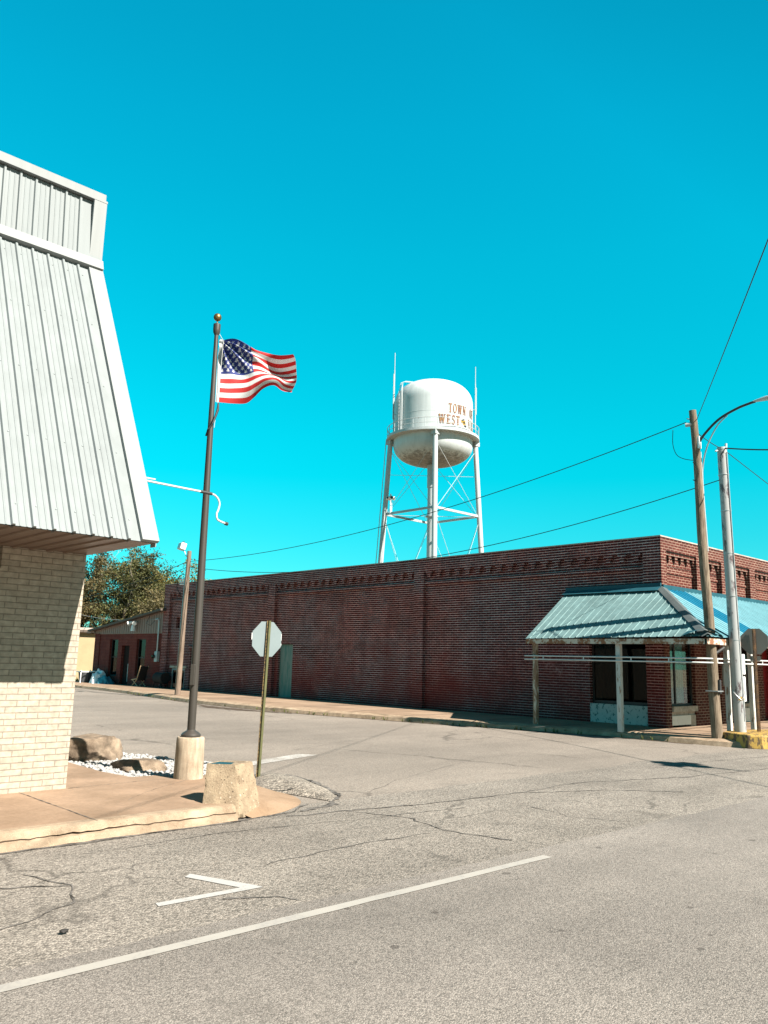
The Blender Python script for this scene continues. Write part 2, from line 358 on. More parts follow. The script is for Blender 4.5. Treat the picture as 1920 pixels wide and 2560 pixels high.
M['white_post'] = worn('peeling_white_paint', (.5, .5, .47), (.26, .17, .11), .42, 9, .7, (1.5, 1.5, .35))
M['brown_post'] = worn('flaking_timber', (.50, .44, .36), (.25, .15, .09), .54, 10, .75, (1.5, 1.5, .35))
M['fascia'] = worn('rusty_fascia', (.55, .48, .40), (.26, .11, .05), .50, 5, .75)
M['rail'] = plain('white_rail_paint', (.5, .51, .5), .5, 0, .1, 8, .02)
M['peel'] = worn('peeling_panel', (.46, .48, .46), (.09, .15, .15), .42, 10, .7)
M['panel_white'] = worn('white_base_panel', (.78, .76, .70), (.38, .24, .12), .36, 7)
M['sill'] = concrete('stained_sill', (.26, .22, .17), (.50, .45, .38), 6)
M['door_green'] = worn('weathered_green_door', (.10, .20, .165), (.21, .27, .23), .5, 5, .75, (2, 2, .25))
M['door_white'] = plain('white_door', (.55, .58, .57), .5, 0, .08)
M['dark_door'] = plain('dark_door', (.02, .015, .014), .9, 0, .2, 6, .1, .1)
M['red_door'] = plain('red_door', (.22, .01, .012), .5, 0, .15)
M['black'] = plain('dark_interior', (.012, .012, .013), .9, 0, .2)
M['frame_dark'] = plain('dark_window_frame', (.03, .03, .03), .5)
M['frame_grey'] = plain('grey_window_frame', (.22, .25, .25), .55)
M['curtain'] = plain('teal_curtain', (.12, .42, .42), .8, 0, .35, 2.0, .0)
M['curtain_blue'] = plain('navy_curtain', (.012, .03, .07), .8, 0, .4, 2.0, .0)
M['siding'] = metal_sheet('taupe_siding', (.26, .185, .155), .6)
M['shed_roof'] = metal_sheet('brown_roof', (.09, .07, .055), .7)
M['roof_dark'] = plain('tar_roof', (.06, .06, .06), .9)
M['cap'] = plain('parapet_cap', (.33, .27, .23), .8, 0, .3, 5)
M['tan_stucco'] = plain('tan_stucco', (.31, .235, .135), .9, 0, .12, 1.5, .1)
M['fit_white'] = plain('white_fitting', (.75, .76, .75), .5, 0, .05)
M['fit_grey'] = plain('grey_fitting', (.36, .40, .40), .5, .2, .1)
M['lens'] = plain('lamp_lens', (.45, .45, .40), .25, 0, .1)
M['bin'] = plain('grey_bin', (.06, .065, .07), .5, 0, .25, 8)
M['tarp_white'] = plain('white_tarp', (.70, .74, .76), .5, 0, .15, 6)
M['tarp_blue'] = plain('blue_tarp', (.04, .20, .26), .5, 0, .3, 4)
M['chair_tan'] = plain('tan_chair', (.42, .30, .18), .6)
M['bark'] = wood('grey_bark', (.16, .13, .10), (.42, .36, .29))
M['plate_teal'] = plain('dark_teal_plate', (.006, .05, .062), .6, 0, .2, 12)
M['stone_black'] = plain('black_stone', (.025, .022, .02), .7, 0, .3, 30, .4)
def glass(name, tint, refl=.08):
    t = NT(name); tr = t.n('ShaderNodeBsdfTransparent'); tr.inputs[0].default_value = (*tint, 1); gl = t.n('ShaderNodeBsdfGlossy'); gl.inputs['Roughness'].default_value = .015
    fr = t.n('ShaderNodeFresnel'); fr.inputs[0].default_value = 1.5; mx = t.n('ShaderNodeMixShader')
    t.l(t.math('MULTIPLY', t.math('ADD', fr.outputs[0], refl), .45), mx.inputs[0]); t.l(tr.outputs[0], mx.inputs[1]); t.l(gl.outputs[0], mx.inputs[2]); t.l(mx.outputs[0], t.out.inputs[0]); return t.mat
M['glass'] = glass('window_glass', (.85, .9, .9), .0)
M['glass_dark'] = glass('dirty_glass', (.16, .2, .21), .03)
def leafmat(name, cols):
    t = NT(name); oi = t.n('ShaderNodeNewGeometry'); n = t.noise(oi.outputs['Position'], .45, 3); n2 = t.noise(oi.outputs['Position'], 3.5, 3)
    f = t.math('ADD', t.math('MULTIPLY', n, .55), t.math('MULTIPLY', oi.outputs['Random Per Island'], .45))
    c = t.ramp(f, cols); c = t.mix(.6, c, t.ramp(n2, [(.3, .6), (.7, 1.3)]), 'MULTIPLY')
    t.l(c, t.b.inputs['Base Color']); t.b.inputs['Roughness'].default_value = .7
    tl = t.n('ShaderNodeBsdfTranslucent'); t.l(c, tl.inputs[0]); mx = t.n('ShaderNodeMixShader'); mx.inputs[0].default_value = .3
    t.l(t.b.outputs[0], mx.inputs[1]); t.l(tl.outputs[0], mx.inputs[2]); t.l(mx.outputs[0], t.out.inputs[0]); return t.mat
M['leaf_olive'] = leafmat('olive_leaves', [(.25, (.034, .038, .012)), (.5, (.080, .084, .024)), (.8, (.15, .13, .038))])
M['leaf_brown'] = leafmat('brown_leaves', [(.25, (.055, .048, .016)), (.5, (.105, .085, .03)), (.8, (.17, .125, .045))])
M['leaf_green'] = leafmat('green_leaves', [(.25, (.022, .034, .01)), (.5, (.06, .075, .018)), (.8, (.12, .12, .032))])
M['leaf_yellow'] = leafmat('yellow_leaves', [(.25, (.10, .10, .02)), (.5, (.19, .15, .03)), (.8, (.28, .19, .04))])
def tank_paint(name):
    t = NT(name); p = t.pos(); sp = t.n('ShaderNodeSeparateXYZ'); t.l(p, sp.inputs[0])
    n1 = t.noise(p, .5, 5); n2 = t.noise(p, 3.0, 8, .72); n3 = t.noise(t.scale(p, (2.2, 2.2, .12)), 1.3, 5, .6)
    col = t.ramp(n1, [(.3, (.39, .425, .43)), (.7, (.49, .525, .525))])
    col = t.mix(.35, col, t.ramp(n3, [(.35, .72), (.6, 1.05)]), 'MULTIPLY')
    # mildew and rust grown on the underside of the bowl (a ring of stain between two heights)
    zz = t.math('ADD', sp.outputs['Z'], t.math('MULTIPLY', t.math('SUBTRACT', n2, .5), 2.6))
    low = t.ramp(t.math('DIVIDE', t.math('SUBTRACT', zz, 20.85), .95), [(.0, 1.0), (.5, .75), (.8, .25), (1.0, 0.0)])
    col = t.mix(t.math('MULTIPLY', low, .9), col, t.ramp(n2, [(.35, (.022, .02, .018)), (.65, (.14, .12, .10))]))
    chips = t.ramp(t.noise(p, 2.4, 9, .75), [(.655, 0.0), (.67, .8)])
    col = t.mix(chips, col, (.30, .24, .22))
    return t.done(col, .45, 0, .4)
M['tank'] = tank_paint('tank_white_paint')
M['tower_leg'] = metal_sheet('tower_white_paint', (.38, .41, .415), .5, .05)
M['letter'] = worn('gold_letter_paint', (.22, .105, .028), (.20, .085, .05), .5, 3)
M['emblem_gold'] = plain('emblem_gold', (.30, .19, .03), .5)
def flagmat(name, c):
    t = NT(name); t.b.inputs['Base Color'].default_value = (*c, 1); t.b.inputs['Roughness'].default_value = .75
    n = t.noise(t.pos(), 60, 3); t.bump(n, .25, .004)
    tl = t.n('ShaderNodeBsdfTranslucent'); tl.inputs[0].default_value = (*c, 1); mx = t.n('ShaderNodeMixShader'); mx.inputs[0].default_value = .18
    t.l(t.b.outputs[0], mx.inputs[1]); t.l(tl.outputs[0], mx.inputs[2]); t.l(mx.outputs[0], t.out.inputs[0]); return t.mat
M['flag_red'] = flagmat('flag_red_cloth', (.36, .006, .006)); M['flag_white'] = flagmat('flag_white_cloth', (.50, .50, .49)); M['flag_blue'] = flagmat('flag_blue_cloth', (.012, .025, .14))

# ------------------------------------------------------------------ ground, roads, pavements
def wob(a, amp, f=1.3, s=0): return amp*noise.noise(Vector((a*f, s, 3.3)))
def sheet(name, poly, z, m, kind='structure'):
    o = MB().face([(x, y, z) for x, y in poly]).build(name, m); tag(o, kind=kind); return o
g = MB().face([(-700, -700, -.012), (900, -700, -.012), (900, 900, -.012), (-700, 900, -.012)]).build('ground', M['soil']); tag(g, kind='structure')
sheet('side_street', [(6.0, 7.3), (18.6, 7.3), (18.6, 60), (18.8, 160), (3.9, 160), (4.0, 13), (5.8, 12.6)], 0.0, M['side_asphalt'])
edge = [(x, 7.75+wob(x, .16, .9)+wob(x, .05, 5)) for x in [i*.25 for i in range(-160, 241)]]
sheet('parking_lane', [(-40, 4.5), (60, 4.5)]+[p for p in edge[::-1]], .004, M['chip_asphalt'])
edge2 = [(x, 4.72+wob(x, .03, 3, 7)) for x in [i*.25 for i in range(-200, 321)]]
sheet('main_road', [(-50, -14), (80, -14)]+edge2[::-1], .008, M['main_asphalt'])
def ribbon(mb, pts, w, z, jit=.03, seed=0, steps=10):
    P = []
    for i in range(len(pts)-1):
        a, b = Vector(pts[i]), Vector(pts[i+1])
        for k in range(steps):
            q = a.lerp(b, k/steps); n_ = noise.noise_vector(Vector((q.x*4+seed, q.y*4, seed)))
            P.append(q+Vector((n_.x, n_.y))*jit)
    P.append(Vector(pts[-1]))
    for i in range(len(P)-1):
        d = P[i+1]-P[i]
        if d.length < 1e-4: continue
        nrm = Vector((-d.y, d.x)).normalized()
        w0 = w*(.35+abs(noise.noise(Vector((i*.37+seed, seed, 1))))*1.8); w1 = w*(.35+abs(noise.noise(Vector(((i+1)*.37+seed, seed, 1))))*1.8)
        a, b = P[i], P[i+1]
        mb.face([(*(a-nrm*w0/2), z), (*(b-nrm*w1/2), z), (*(b+nrm*w1/2), z), (*(a+nrm*w0/2), z)])
mk = MB()
for i in range(60):
    x0 = -12+18.3*i/60; x1 = -12+18.3*(i+1)/60
    mk.face([(x0, 4.435+wob(x0, .012, 3), .012), (x1, 4.435+wob(x1, .012, 3), .012), (x1, 4.53+wob(x1, .012, 3, 5), .012), (x0, 4.53+wob(x0, .012, 3, 5), .012)])
tag(mk.build('road_marking', M['line_paint']), kind='structure')
mk = MB()
mk.face([(3.58, 5.86, .0085), (3.50, 5.80, .0085), (3.66, 5.30, .0085), (3.78, 5.30, .0085)])
mk.face([(3.0, 5.325, .0085), (2.98, 5.245, .0085), (3.80, 5.21, .0085), (3.78, 5.30, .0085), (3.66, 5.30, .0085)])
tag(mk.build('parking_marking', M['mark_paint']), kind='structure')
mk = MB(); mk.face([(6.9, 11.05, .005), (6.85, 10.75, .005), (9.5, 11.6, .005), (9.3, 11.9, .005)])
tag(mk.build('faded_stop_line', M['faded_paint']), kind='structure')
cr = MB()
def ct(*px): pass
ribbon(cr, [(7.2, 7.0), (9.0, 6.85), (10.2, 6.3), (11.0, 5.6)], .035, .0088, .05, 1)
ribbon(cr, [(6.3, 7.2), (6.6, 6.4), (6.4, 5.8), (6.6, 5.1)], .03, .0088, .06, 2)
ribbon(cr, [(2.6, 6.6), (2.75, 6.1), (2.6, 5.7), (2.2, 5.45), (1.6, 5.35)], .024, .0088, .06, 3)
ribbon(cr, [(2.75, 6.1), (2.3, 6.35)], .03, .0088, .05, 4)
ribbon(cr, [(3.4, 5.15), (3.75, 4.95), (3.8, 4.8)], .03, .0088, .04, 5)
ribbon(cr, [(3.2, 6.95), (4.6, 7.0), (6.0, 6.75), (7.6, 6.55)], .014, .0088, .05, 31, 20); ribbon(cr, [(8.3, 6.1), (8.1, 5.5), (8.4, 4.9)], .018, .0088, .05, 32); ribbon(cr, [(13, 7.2), (15.5, 7.05), (18, 6.6)], .02, .0088, .06, 33)
ribbon(cr, [(4.2, 5.75), (5.2, 5.85), (6.2, 5.8)], .02, .0088, .05, 6)
ribbon(cr, [(5.6, 7.3), (6.6, 7.15), (7.2, 7.0)], .05, .0088, .05, 7)
ribbon(cr, [(9.0, 6.85), (10.5, 6.95), (12.5, 6.3), (15, 6.0), (19, 5.5)], .025, .0088, .06, 8)
ribbon(cr, [(7.2, 7.9), (8.5, 8.6), (12, 9.9), (14.5, 8.4)], .009, .0045, .06, 9)
ribbon(cr, [(9.5, 12.4), (12, 13.4), (15, 13.0)], .009, .0045, .06, 10)
tag(cr.build('road_crack', M['crack']), kind='structure')
# damp dirt along the gutters
gt = MB(); ribbon(gt, [(-9, 7.35), (0, 7.37), (4.9, 7.37), (5.5, 7.5)], .10, .0092, .04, 11, 30)
tag(gt.build('gutter_dirt', M['crack']), kind='structure')

# near pavement: slab, rolled broken kerb, apron, loose asphalt patch
SLAB = [(-12, 7.62), (5.0, 7.62), (5.35, 7.85), (6.05, 8.75), (6.72, 9.6), (5.97, 9.56), (5.53, 9.53), (5.50, 9.87), (5.12, 9.9), (5.04, 10.6), (5.08, 11.7), (4.6, 13), (-12, 13)]
sw = thing('pavement', (0, 8, 0), None, None); sw['kind'] = 'structure'
MB().prism(SLAB, -.05, .15).build('slab', M['walk'], sw)
kb = MB(); N = 260
rows = []
for i in range(N+1):
    x = -12+17.05*i/N; j = noise.noise(Vector((x*3, 0, 0)))*.012+noise.noise(Vector((x*11, 2, 0)))*.010
    brk = max(0, noise.noise(Vector((x*1.3, 5, 0)))-.05)*.10
    prof = [(7.62, .1505), (7.52+j*.3, .153), (7.475+j, .142), (7.452+j+brk*.3, .078+j+.004+.018*abs(noise.noise(Vector((x*7, 9, 0))))), (7.458+j+brk, .072+j-.010*abs(noise.noise(Vector((x*5, 3, 0))))), (7.425+j*.6+brk*.3, .058), (7.405, -.01)]
    rows.append([(x, y, z) for y, z in prof])
for i in range(N):
    for k in range(6): kb.face([rows[i][k], rows[i+1][k], rows[i+1][k+1], rows[i][k+1]][::-1], 1 if k == 3 and noise.noise(Vector((rows[i][k][0]*1.7, 4, 2))) > -.3 else 0)
kb.face([r for r in rows[-1]])
kb.build('kerb', [M['walk_edge'], M['crack_brown']], sw)
jt = MB(); ribbon(jt, [(3.58, 7.5), (3.59, 9.46)], .014, .1545, .006, 3, 30); ribbon(jt, [(4.12, 9.45), (5.0, 9.5), (6.6, 9.52)], .012, .1545, .008, 5, 30); ribbon(jt, [(.5, 7.5), (.52, 9.46)], .014, .1545, .006, 6, 30)
ribbon(jt, [(4.3, 8.35), (4.9, 8.9), (5.6, 9.3)], .006, .1545, .03, 8)
jt.build('joint', M['crack'], sw)
def curve2(P, t):
    t *= len(P)-1; i = min(int(t), len(P)-2); f = t-i
    p0, p1, p2, p3 = [Vector(P[max(0, min(len(P)-1, i+k))]) for k in (-1, 0, 1, 2)]
    return .5*((2*p1)+(p2-p0)*f+(2*p0-5*p1+4*p2-p3)*f*f+(3*p1-p0-3*p2+p3)*f**3)
ap = MB(); A0 = [(5.0, 7.62), (5.35, 7.85), (6.05, 8.75)]; A1 = [(5.25, 7.42), (5.76, 7.56), (6.2, 7.85), (6.42, 8.2), (6.5, 8.55)]
for i in range(1):
    for k in range(24):
        t0, t1 = k/24, (k+1)/24
        for j in range(6):
            s0, s1 = j/6, (j+1)/6
            def q(t, s):
                a = Vector(A0[0]).lerp(Vector(A0[1]), t*2) if t < .5 else Vector(A0[1]).lerp(Vector(A0[2]), t*2-1); b = curve2(A1, t); p = a.lerp(b, s)
                return (p.x, p.y, .152*(1-s)**1.2+.006)
            ap.face([q(t0, s0), q(t0, s1), q(t1, s1), q(t1, s0)])
ap.build('apron', M['apron'], sw, smooth=50)
pm = MB(); C0 = Vector((6.55, 8.95)); PR = [(6.05, 8.72), (6.5, 8.52), (6.55, 8.1), (6.6, 7.75), (6.85, 7.97), (7.15, 8.5), (7.42, 9.3), (7.45, 9.95), (7.1, 10.15), (6.75, 9.75)]
K = 66; ring = []
for k in range(K):
    t = k/K*len(PR); a = Vector(PR[int(t)]); b = Vector(PR[(int(t)+1) % len(PR)]); ring.append(a.lerp(b, t % 1))
C0 = Vector((6.85, 9.15))
for k in range(K):
    for j in range(8):
        def q(k, s):
            p = C0.lerp(ring[k % K], s); d = .10*(1-s**2.2)+noise.noise(Vector((p.x*6, p.y*6, 0)))*.012*(1-s); return (p.x, p.y, .007+max(0, d))
        pm.face([q(k, j/8), q(k, (j+1)/8), q(k+1, (j+1)/8), q(k+1, j/8)])
tag(pm.build('asphalt_patch', M['patch_asphalt'], smooth=60), kind='structure')
pe = MB(); ribbon(pe, [(5.9, 7.42), (6.45, 7.62), (6.88, 7.96), (7.17, 8.5), (7.46, 9.3), (7.5, 9.9)], .11, .0095, .06, 21, 12)
ribbon(pe, [(5.1, 7.38), (5.8, 7.5), (6.25, 7.78)], .05, .0098, .04, 23, 14); ribbon(pe, [(6.02, 8.76), (6.4, 8.62), (6.66, 8.5)], .05, .06, .03, 24, 10)
tag(pe.build('patch_edge_dirt', M['crack']), kind='structure')

# far pavement with kerb
KB = [(21.5, 6.9), (19.4, 7.1), (18.3, 7.7), (18.05, 8.9), (17.95, 11.5), (17.4, 13.8), (16.95, 15.5), (16.45, 18.3), (16.0, 21), (15.95, 24.5), (16.1, 27.5), (16.8, 32), (17.3, 35.5), (17.7, 41), (18.1, 60), (18.3, 150)]
def smooth_path(P, n=6):
    out = []
    for i in range(len(P)-1):
        p0, p1, p2, p3 = (Vector(P[max(i-1, 0)]), Vector(P[i]), Vector(P[i+1]), Vector(P[min(i+2, len(P)-1)]))
        for k in range(n):
            t = k/n; out.append(.5*((2*p1)+(p2-p0)*t+(2*p0-5*p1+4*p2-p3)*t*t+(3*p1-p0-3*p2+p3)*t**3))
    out.append(Vector(P[-1])); return out
kp = smooth_path(KB)
fpv = thing('pavement', (20, 20, 0), None, None); fpv['kind'] = 'structure'
fs, fk = MB(), MB()
for i in range(len(kp)-1):
    a, b = kp[i], kp[i+1]
    def inn(k, off):
        d = (kp[min(k+1, len(kp)-1)]-kp[max(k-1, 0)]).normalized(); return kp[k]+Vector((d.y, -d.x))*off
    a1, b1, a2, b2 = inn(i, .05), inn(i+1, .05), inn(i, .22), inn(i+1, .22)
    ia, ib = (max(a.x+.3, 20.2), max(a.y, 10.3)), (max(b.x+.3, 20.2), max(b.y, 10.3))
    fs.face([(*a2, .15), (*b2, .15), (*ib, .15), (*ia, .15)][::-1])
    j = wob(i*.7, .02); j2 = wob((i+1)*.7, .02)
    fk.face([(*a, -.01), (*b, -.01), (*b1, .10+j2), (*a1, .10+j)]); fk.face([(*a1, .10+j), (*b1, .10+j2), (*b2, .15), (*a2, .15)])
fs.face([(20.2, 10.3, .15), (21.5, 10.3, .15), (60, 10.3, .15), (60, 11.5, .15), (20.2, 11.5, .15)]); fs.face([(21.5, 7.1, .15), (60, 7.1, .15), (60, 10.3, .15), (21.5, 10.3, .15)])
fk.face([(21.5, 6.9, -.01), (60, 6.9, -.01), (60, 7.1, .15), (21.5, 7.1, .15)])
fs.build('slab', M['walk_far'], fpv); fk.build('kerb', M['walk_edge'], fpv)
jf = MB()
for y in (12.4, 14.6, 16.8, 19.0, 21.4, 23.8, 26.2, 28.6, 31, 34, 37, 40): jf.face([(16.9, y, .154), (19.98, y+.05, .154), (19.98, y+.09, .154), (16.9, y+.05, .154)])
jf.face([(18.5, 9.2, .154), (30, 9.2, .154), (30, 9.235, .154), (18.5, 9.235, .154)])
jf.build('joint', M['crack'], fpv)
gt = MB(); ribbon(gt, [(p.x-.07, p.y) for p in kp[18:84]], .16, .0052, .05, 4, 4)
tag(gt.build('gutter_dirt', M['crack_brown']), kind='structure')
bk_ = MB()
for q in range(5): ribbon(bk_, [(15.75-.13*q, 20.5+.5*q), (15.6-.13*q, 22.5), (15.55-.13*q, 24.5), (15.7-.13*q, 26.5-.6*q)], .14, .0056+.0004*q, .10, 40+q, 10)
tag(bk_.build('broken_asphalt', M['crack_brown']), kind='structure')
# a few grass tufts in the far gutter
tf = MB()
for i in range(70):
    k = rng.choice(range(20, 70)); c = kp[k]+Vector((rng.uniform(-.12, .05), rng.uniform(-.3, .3)))
    for q in range(7):
        a = rng.uniform(0, 6.28); h = rng.uniform(.04, .13); d = Vector((math.cos(a), math.sin(a)))*.012; tip = c+d*rng.uniform(1, 5)
        tf.face([(c.x-d.y, c.y+d.x, .0), (c.x+d.y, c.y-d.x, .0), (tip.x, tip.y, h)])
for i in range(500):
    c = Vector((rng.uniform(18, 30), rng.uniform(44.6, 51)))
    for q in range(5):
        a = rng.uniform(0, 6.28); h = rng.uniform(.1, .35); d = Vector((math.cos(a), math.sin(a)))*.03; tip = c+d*rng.uniform(1, 5)
        tf.face([(c.x-d.y, c.y+d.x, -.01), (c.x+d.y, c.y-d.x, -.01), (tip.x, tip.y, h)])
tag(tf.build('grass', M['grass']), 'thin dry grass tufts along the far gutter and by the tan building', 'grass', kind='stuff')

# ------------------------------------------------------------------ white metal and cream brick building (near left)
wb = thing('metal_front_building', (0, 12, 0), 'cream brick building with tall pale ribbed metal mansard overhanging the near pavement', 'building')
XE, YW, ZS = 4.11, 9.47, 2.81
m = MB()
def wall_y(m, y, x0, x1, z0, z1, holes, depth=.18, sgn=1, mi=0):
    xs = sorted({x0, x1, *[h[0] for h in holes], *[h[1] for h in holes]}); zs = sorted({z0, z1, *[h[2] for h in holes], *[h[3] for h in holes]})
    for i in range(len(xs)-1):
        for k in range(len(zs)-1):
            cx, cz = (xs[i]+xs[i+1])/2, (zs[k]+zs[k+1])/2
            if any(h[0] < cx < h[1] and h[2] < cz < h[3] for h in holes): continue
            m.face([(xs[i], y, zs[k]), (xs[i+1], y, zs[k]), (xs[i+1], y, zs[k+1]), (xs[i], y, zs[k+1])], mi)
    for a, b, c, d in holes:
        e = y+depth
        m.face([(a, y, c), (a, y, d), (a, e, d), (a, e, c)], mi); m.face([(b, y, c), (b, e, c), (b, e, d), (b, y, d)], mi)
        m.face([(a, y, c), (a, e, c), (b, e, c), (b, y, c)], mi); m.face([(a, y, d), (b, y, d), (b, e, d), (a, e, d)], mi)
def wall_x(m, x, y0, y1, z0, z1, holes, depth=.18, mi=0):
    ys = sorted({y0, y1, *[h[0] for h in holes], *[h[1] for h in holes]}); zs = sorted({z0, z1, *[h[2] for h in holes], *[h[3] for h in holes]})
    for i in range(len(ys)-1):
        for k in range(len(zs)-1):
            cy, cz = (ys[i]+ys[i+1])/2, (zs[k]+zs[k+1])/2
            if any(h[0] < cy < h[1] and h[2] < cz < h[3] for h in holes): continue
            m.face([(x, ys[i], zs[k]), (x, ys[i], zs[k+1]), (x, ys[i+1], zs[k+1]), (x, ys[i+1], zs[k])], mi)
    for a, b, c, d in holes:
        e = x+depth
        m.face([(x, a, c), (e, a, c), (e, a, d), (x, a, d)], mi); m.face([(x, b, c), (x, b, d), (e, b, d), (e, b, c)], mi)
        m.face([(x, a, c), (x, b, c), (e, b, c), (e, a, c)], mi); m.face([(x, a, d), (e, a, d), (e, b, d), (x, b, d)], mi)
wall_y(m, YW, -12, XE, .12, ZS-.004, [(2.2, 3.155, 2.56, ZS-.004)])
m.face([(XE, YW, .12), (XE, 24, .12), (XE, 24, ZS), (XE, YW, ZS)]); m.face([(-12, 24, .12), (-12, YW, .12), (-12, YW, ZS), (-12, 24, ZS)]); m.face([(XE, 24, .12), (-12, 24, .12), (-12, 24, 6.4), (XE, 24, 6.4)])
m.build('wall', M['brick_cream'], wb)
MB().box(2.21, 3.14, YW+.12, YW+.15, 2.57, ZS-.01).build('window', M['glass_dark'], wb)
MB().box(2.19, 3.17, YW+.16, YW+.3, 2.5, ZS-.01).build('window_back', M['black'], wb)
P0, P1, P2 = Vector((7.86, ZS)), Vector((9.925, 6.59)), Vector((10.02, 7.56))   # (y, z) profile
XR, XL = 4.15, -12
md = (P1-P0).normalized(); mn = Vector((-md.y, md.x))      # outward normal in (y,z) points to -y,+z
def pz(p, off=0, n_=mn): return (p.x+n_.x*off, p.y+n_.y*off)
m = MB()
def slope_panel(m, A, B, n_, ribs):
    a, b = A, B
    m.face([(XL, a.x, a.y), (XR, a.x, a.y), (XR, b.x, b.y), (XL, b.x, b.y)])
    for x, w, h in ribs:
        o = [(x-w/2, 0), (x-w*.28, h), (x+w*.28, h), (x+w/2, 0)]
        for k in range(3):
            (xa, ha), (xb, hb) = o[k], o[k+1]; ha += .0015; hb += .0015
            m.face([(xa, a.x+n_.x*ha, a.y+n_.y*ha), (xb, a.x+n_.x*hb, a.y+n_.y*hb), (xb, b.x+n_.x*hb, b.y+n_.y*hb), (xa, b.x+n_.x*ha, b.y+n_.y*ha)])
        m.face([(px_, a.x+n_.x*(h_+.0015), a.y+n_.y*(h_+.0015)) for px_, h_ in o][::-1])
RP = .192; ribs = []
x = XR-.31
while x > XL: ribs.append((x, .042, .026)); ribs += [(x-RP/3, .018, .004), (x-2*RP/3, .018, .004)]; x -= RP
slope_panel(m, P0, P1, mn, ribs)
for x, w, h in ribs:
    if h > .02 and x > 0:
        for t in (.06, .27, .5, .74, .95):
            p = P0.lerp(P1, t); m.obox((x+.045, p.x+mn.x*.003, p.y+mn.y*.003), (.006, 0, 0), (0, md.x*.006, md.y*.006), (0, mn.x*.004, mn.y*.004), 1)
m.build('mansard_panel', [M['metal_white'], M['frame_grey']], wb)
m = MB(); d2 = (P2-P1).normalized(); n2 = Vector((-d2.y, d2.x)); slope_panel(m, P1+Vector((.0, .11)), P2, n2, ribs)
m.build('upper_panel', M['metal_white'], wb)
m = MB()    # bend flashing, end trim and top cap
m.obox(((XL+XR)/2, P1.x-.03, P1.y+.05), ((XR-XL)/2+.01, 0, 0), (0, .035, -.012), (0, .02, .065))
m.build('bend_flashing', M['metal_trim'], wb)
m = MB()
m.obox((XR-.08, (P0.x+P1.x)/2+mn.x*.02, (P0.y+P1.y)/2+mn.y*.02), (.095, 0, 0), (0, (P1.x-P0.x)/2, (P1.y-P0.y)/2), (0, mn.x*.022, mn.y*.022))
m.obox((XR-.07, (P1.x+P2.x)/2-.02, (P1.y+P2.y)/2+.05), (.085, 0, 0), (0, .0, .43), (0, -.02, 0))
m.box(XR+.005, XR+.02, 7.9, 8.0, ZS-.035, ZS+.03)
m.build('end_trim', M['metal_trim'], wb)
m = MB(); m.box(XL, XR+.012, P2.x-.05, P2.x+.35, 7.60, 7.70); m.box(XL, XR+.03, P2.x-.07, P2.x+.35, 7.572, 7.602)
m.build('top_cap', M['metal_trim'], wb)
m = MB(); m.face([(XR-.002, P0.x, P0.y), (XR-.002, YW+.02, ZS), (XR-.002, P2.x+.3, ZS), (XR-.002, P2.x+.3, P2.y), (XR-.002, P2.x, P2.y), (XR-.002, P1.x, P1.y)])
m.face([(XL, P2.x, 7.57), (XR, P2.x, 7.57), (XR, 24, 7.0), (XL, 24, 7.0)]); m.face([(XR-.002, P2.x+.3, ZS), (XR-.002, 24, ZS), (XR-.002, 24, 7.0), (XR-.002, P2.x+.3, 7.56)])
m.build('side_cladding', M['metal_white'], wb)
m = MB(); m.face([(XL, 7.9, ZS), (XL, YW+.05, ZS), (XR, YW+.05, ZS), (XR, 7.9, ZS)])
for x, w, h in ribs:
    if h > .02:
        o = [(x-w/2, 0), (x-w*.28, h), (x+w*.28, h), (x+w/2, 0)]
        for k in range(3): m.face([(o[k][0], 7.90, ZS-.002-o[k][1]*.6), (o[k][0], YW+.03, ZS-.002-o[k][1]*.6), (o[k+1][0], YW+.03, ZS-.002-o[k+1][1]*.6), (o[k+1][0], 7.90, ZS-.002-o[k+1][1]*.6)])
        m.face([(p[0], 7.90, ZS-.002-p[1]*.6) for p in o])
m.build('soffit', M['soffit'], wb)
# bent bracket pipe out of the mansard end
bp = MB()
cpts = smooth_path([(3.9, 3.66), (4.44, 3.645), (5.0, 3.635), (5.27, 3.63), (5.36, 3.60), (5.405, 3.53), (5.395, 3.45), (5.375, 3.39), (5.385, 3.33), (5.43, 3.305), (5.52, 3.285)], 5)
bp.tube([(p.x, 8.7, p.y) for p in cpts], .012, 10)
bp.build('bracket_pipe', M['rail'], wb, smooth=50)['label'] = 'white bent pipe with hooked end sticking out past the flagpole'
bpo = [o for o in wb.children if o.name.startswith('bracket_pipe')][0]
MB().tube([(5.13, 8.7, 3.634), (5.29, 8.7, 3.629)], .019, 10).build('sleeve', M['frame_dark'], bpo); MB().tube([(5.50, 8.7, 3.29), (5.54, 8.7, 3.283)], .022, 10).build('end_flange', M['frame_dark'], bpo); MB().tube([(4.1, 8.7, 3.68), (4.52, 8.7, 3.68)], .009, 6).build('stub_pipe', M['rail'], bpo)

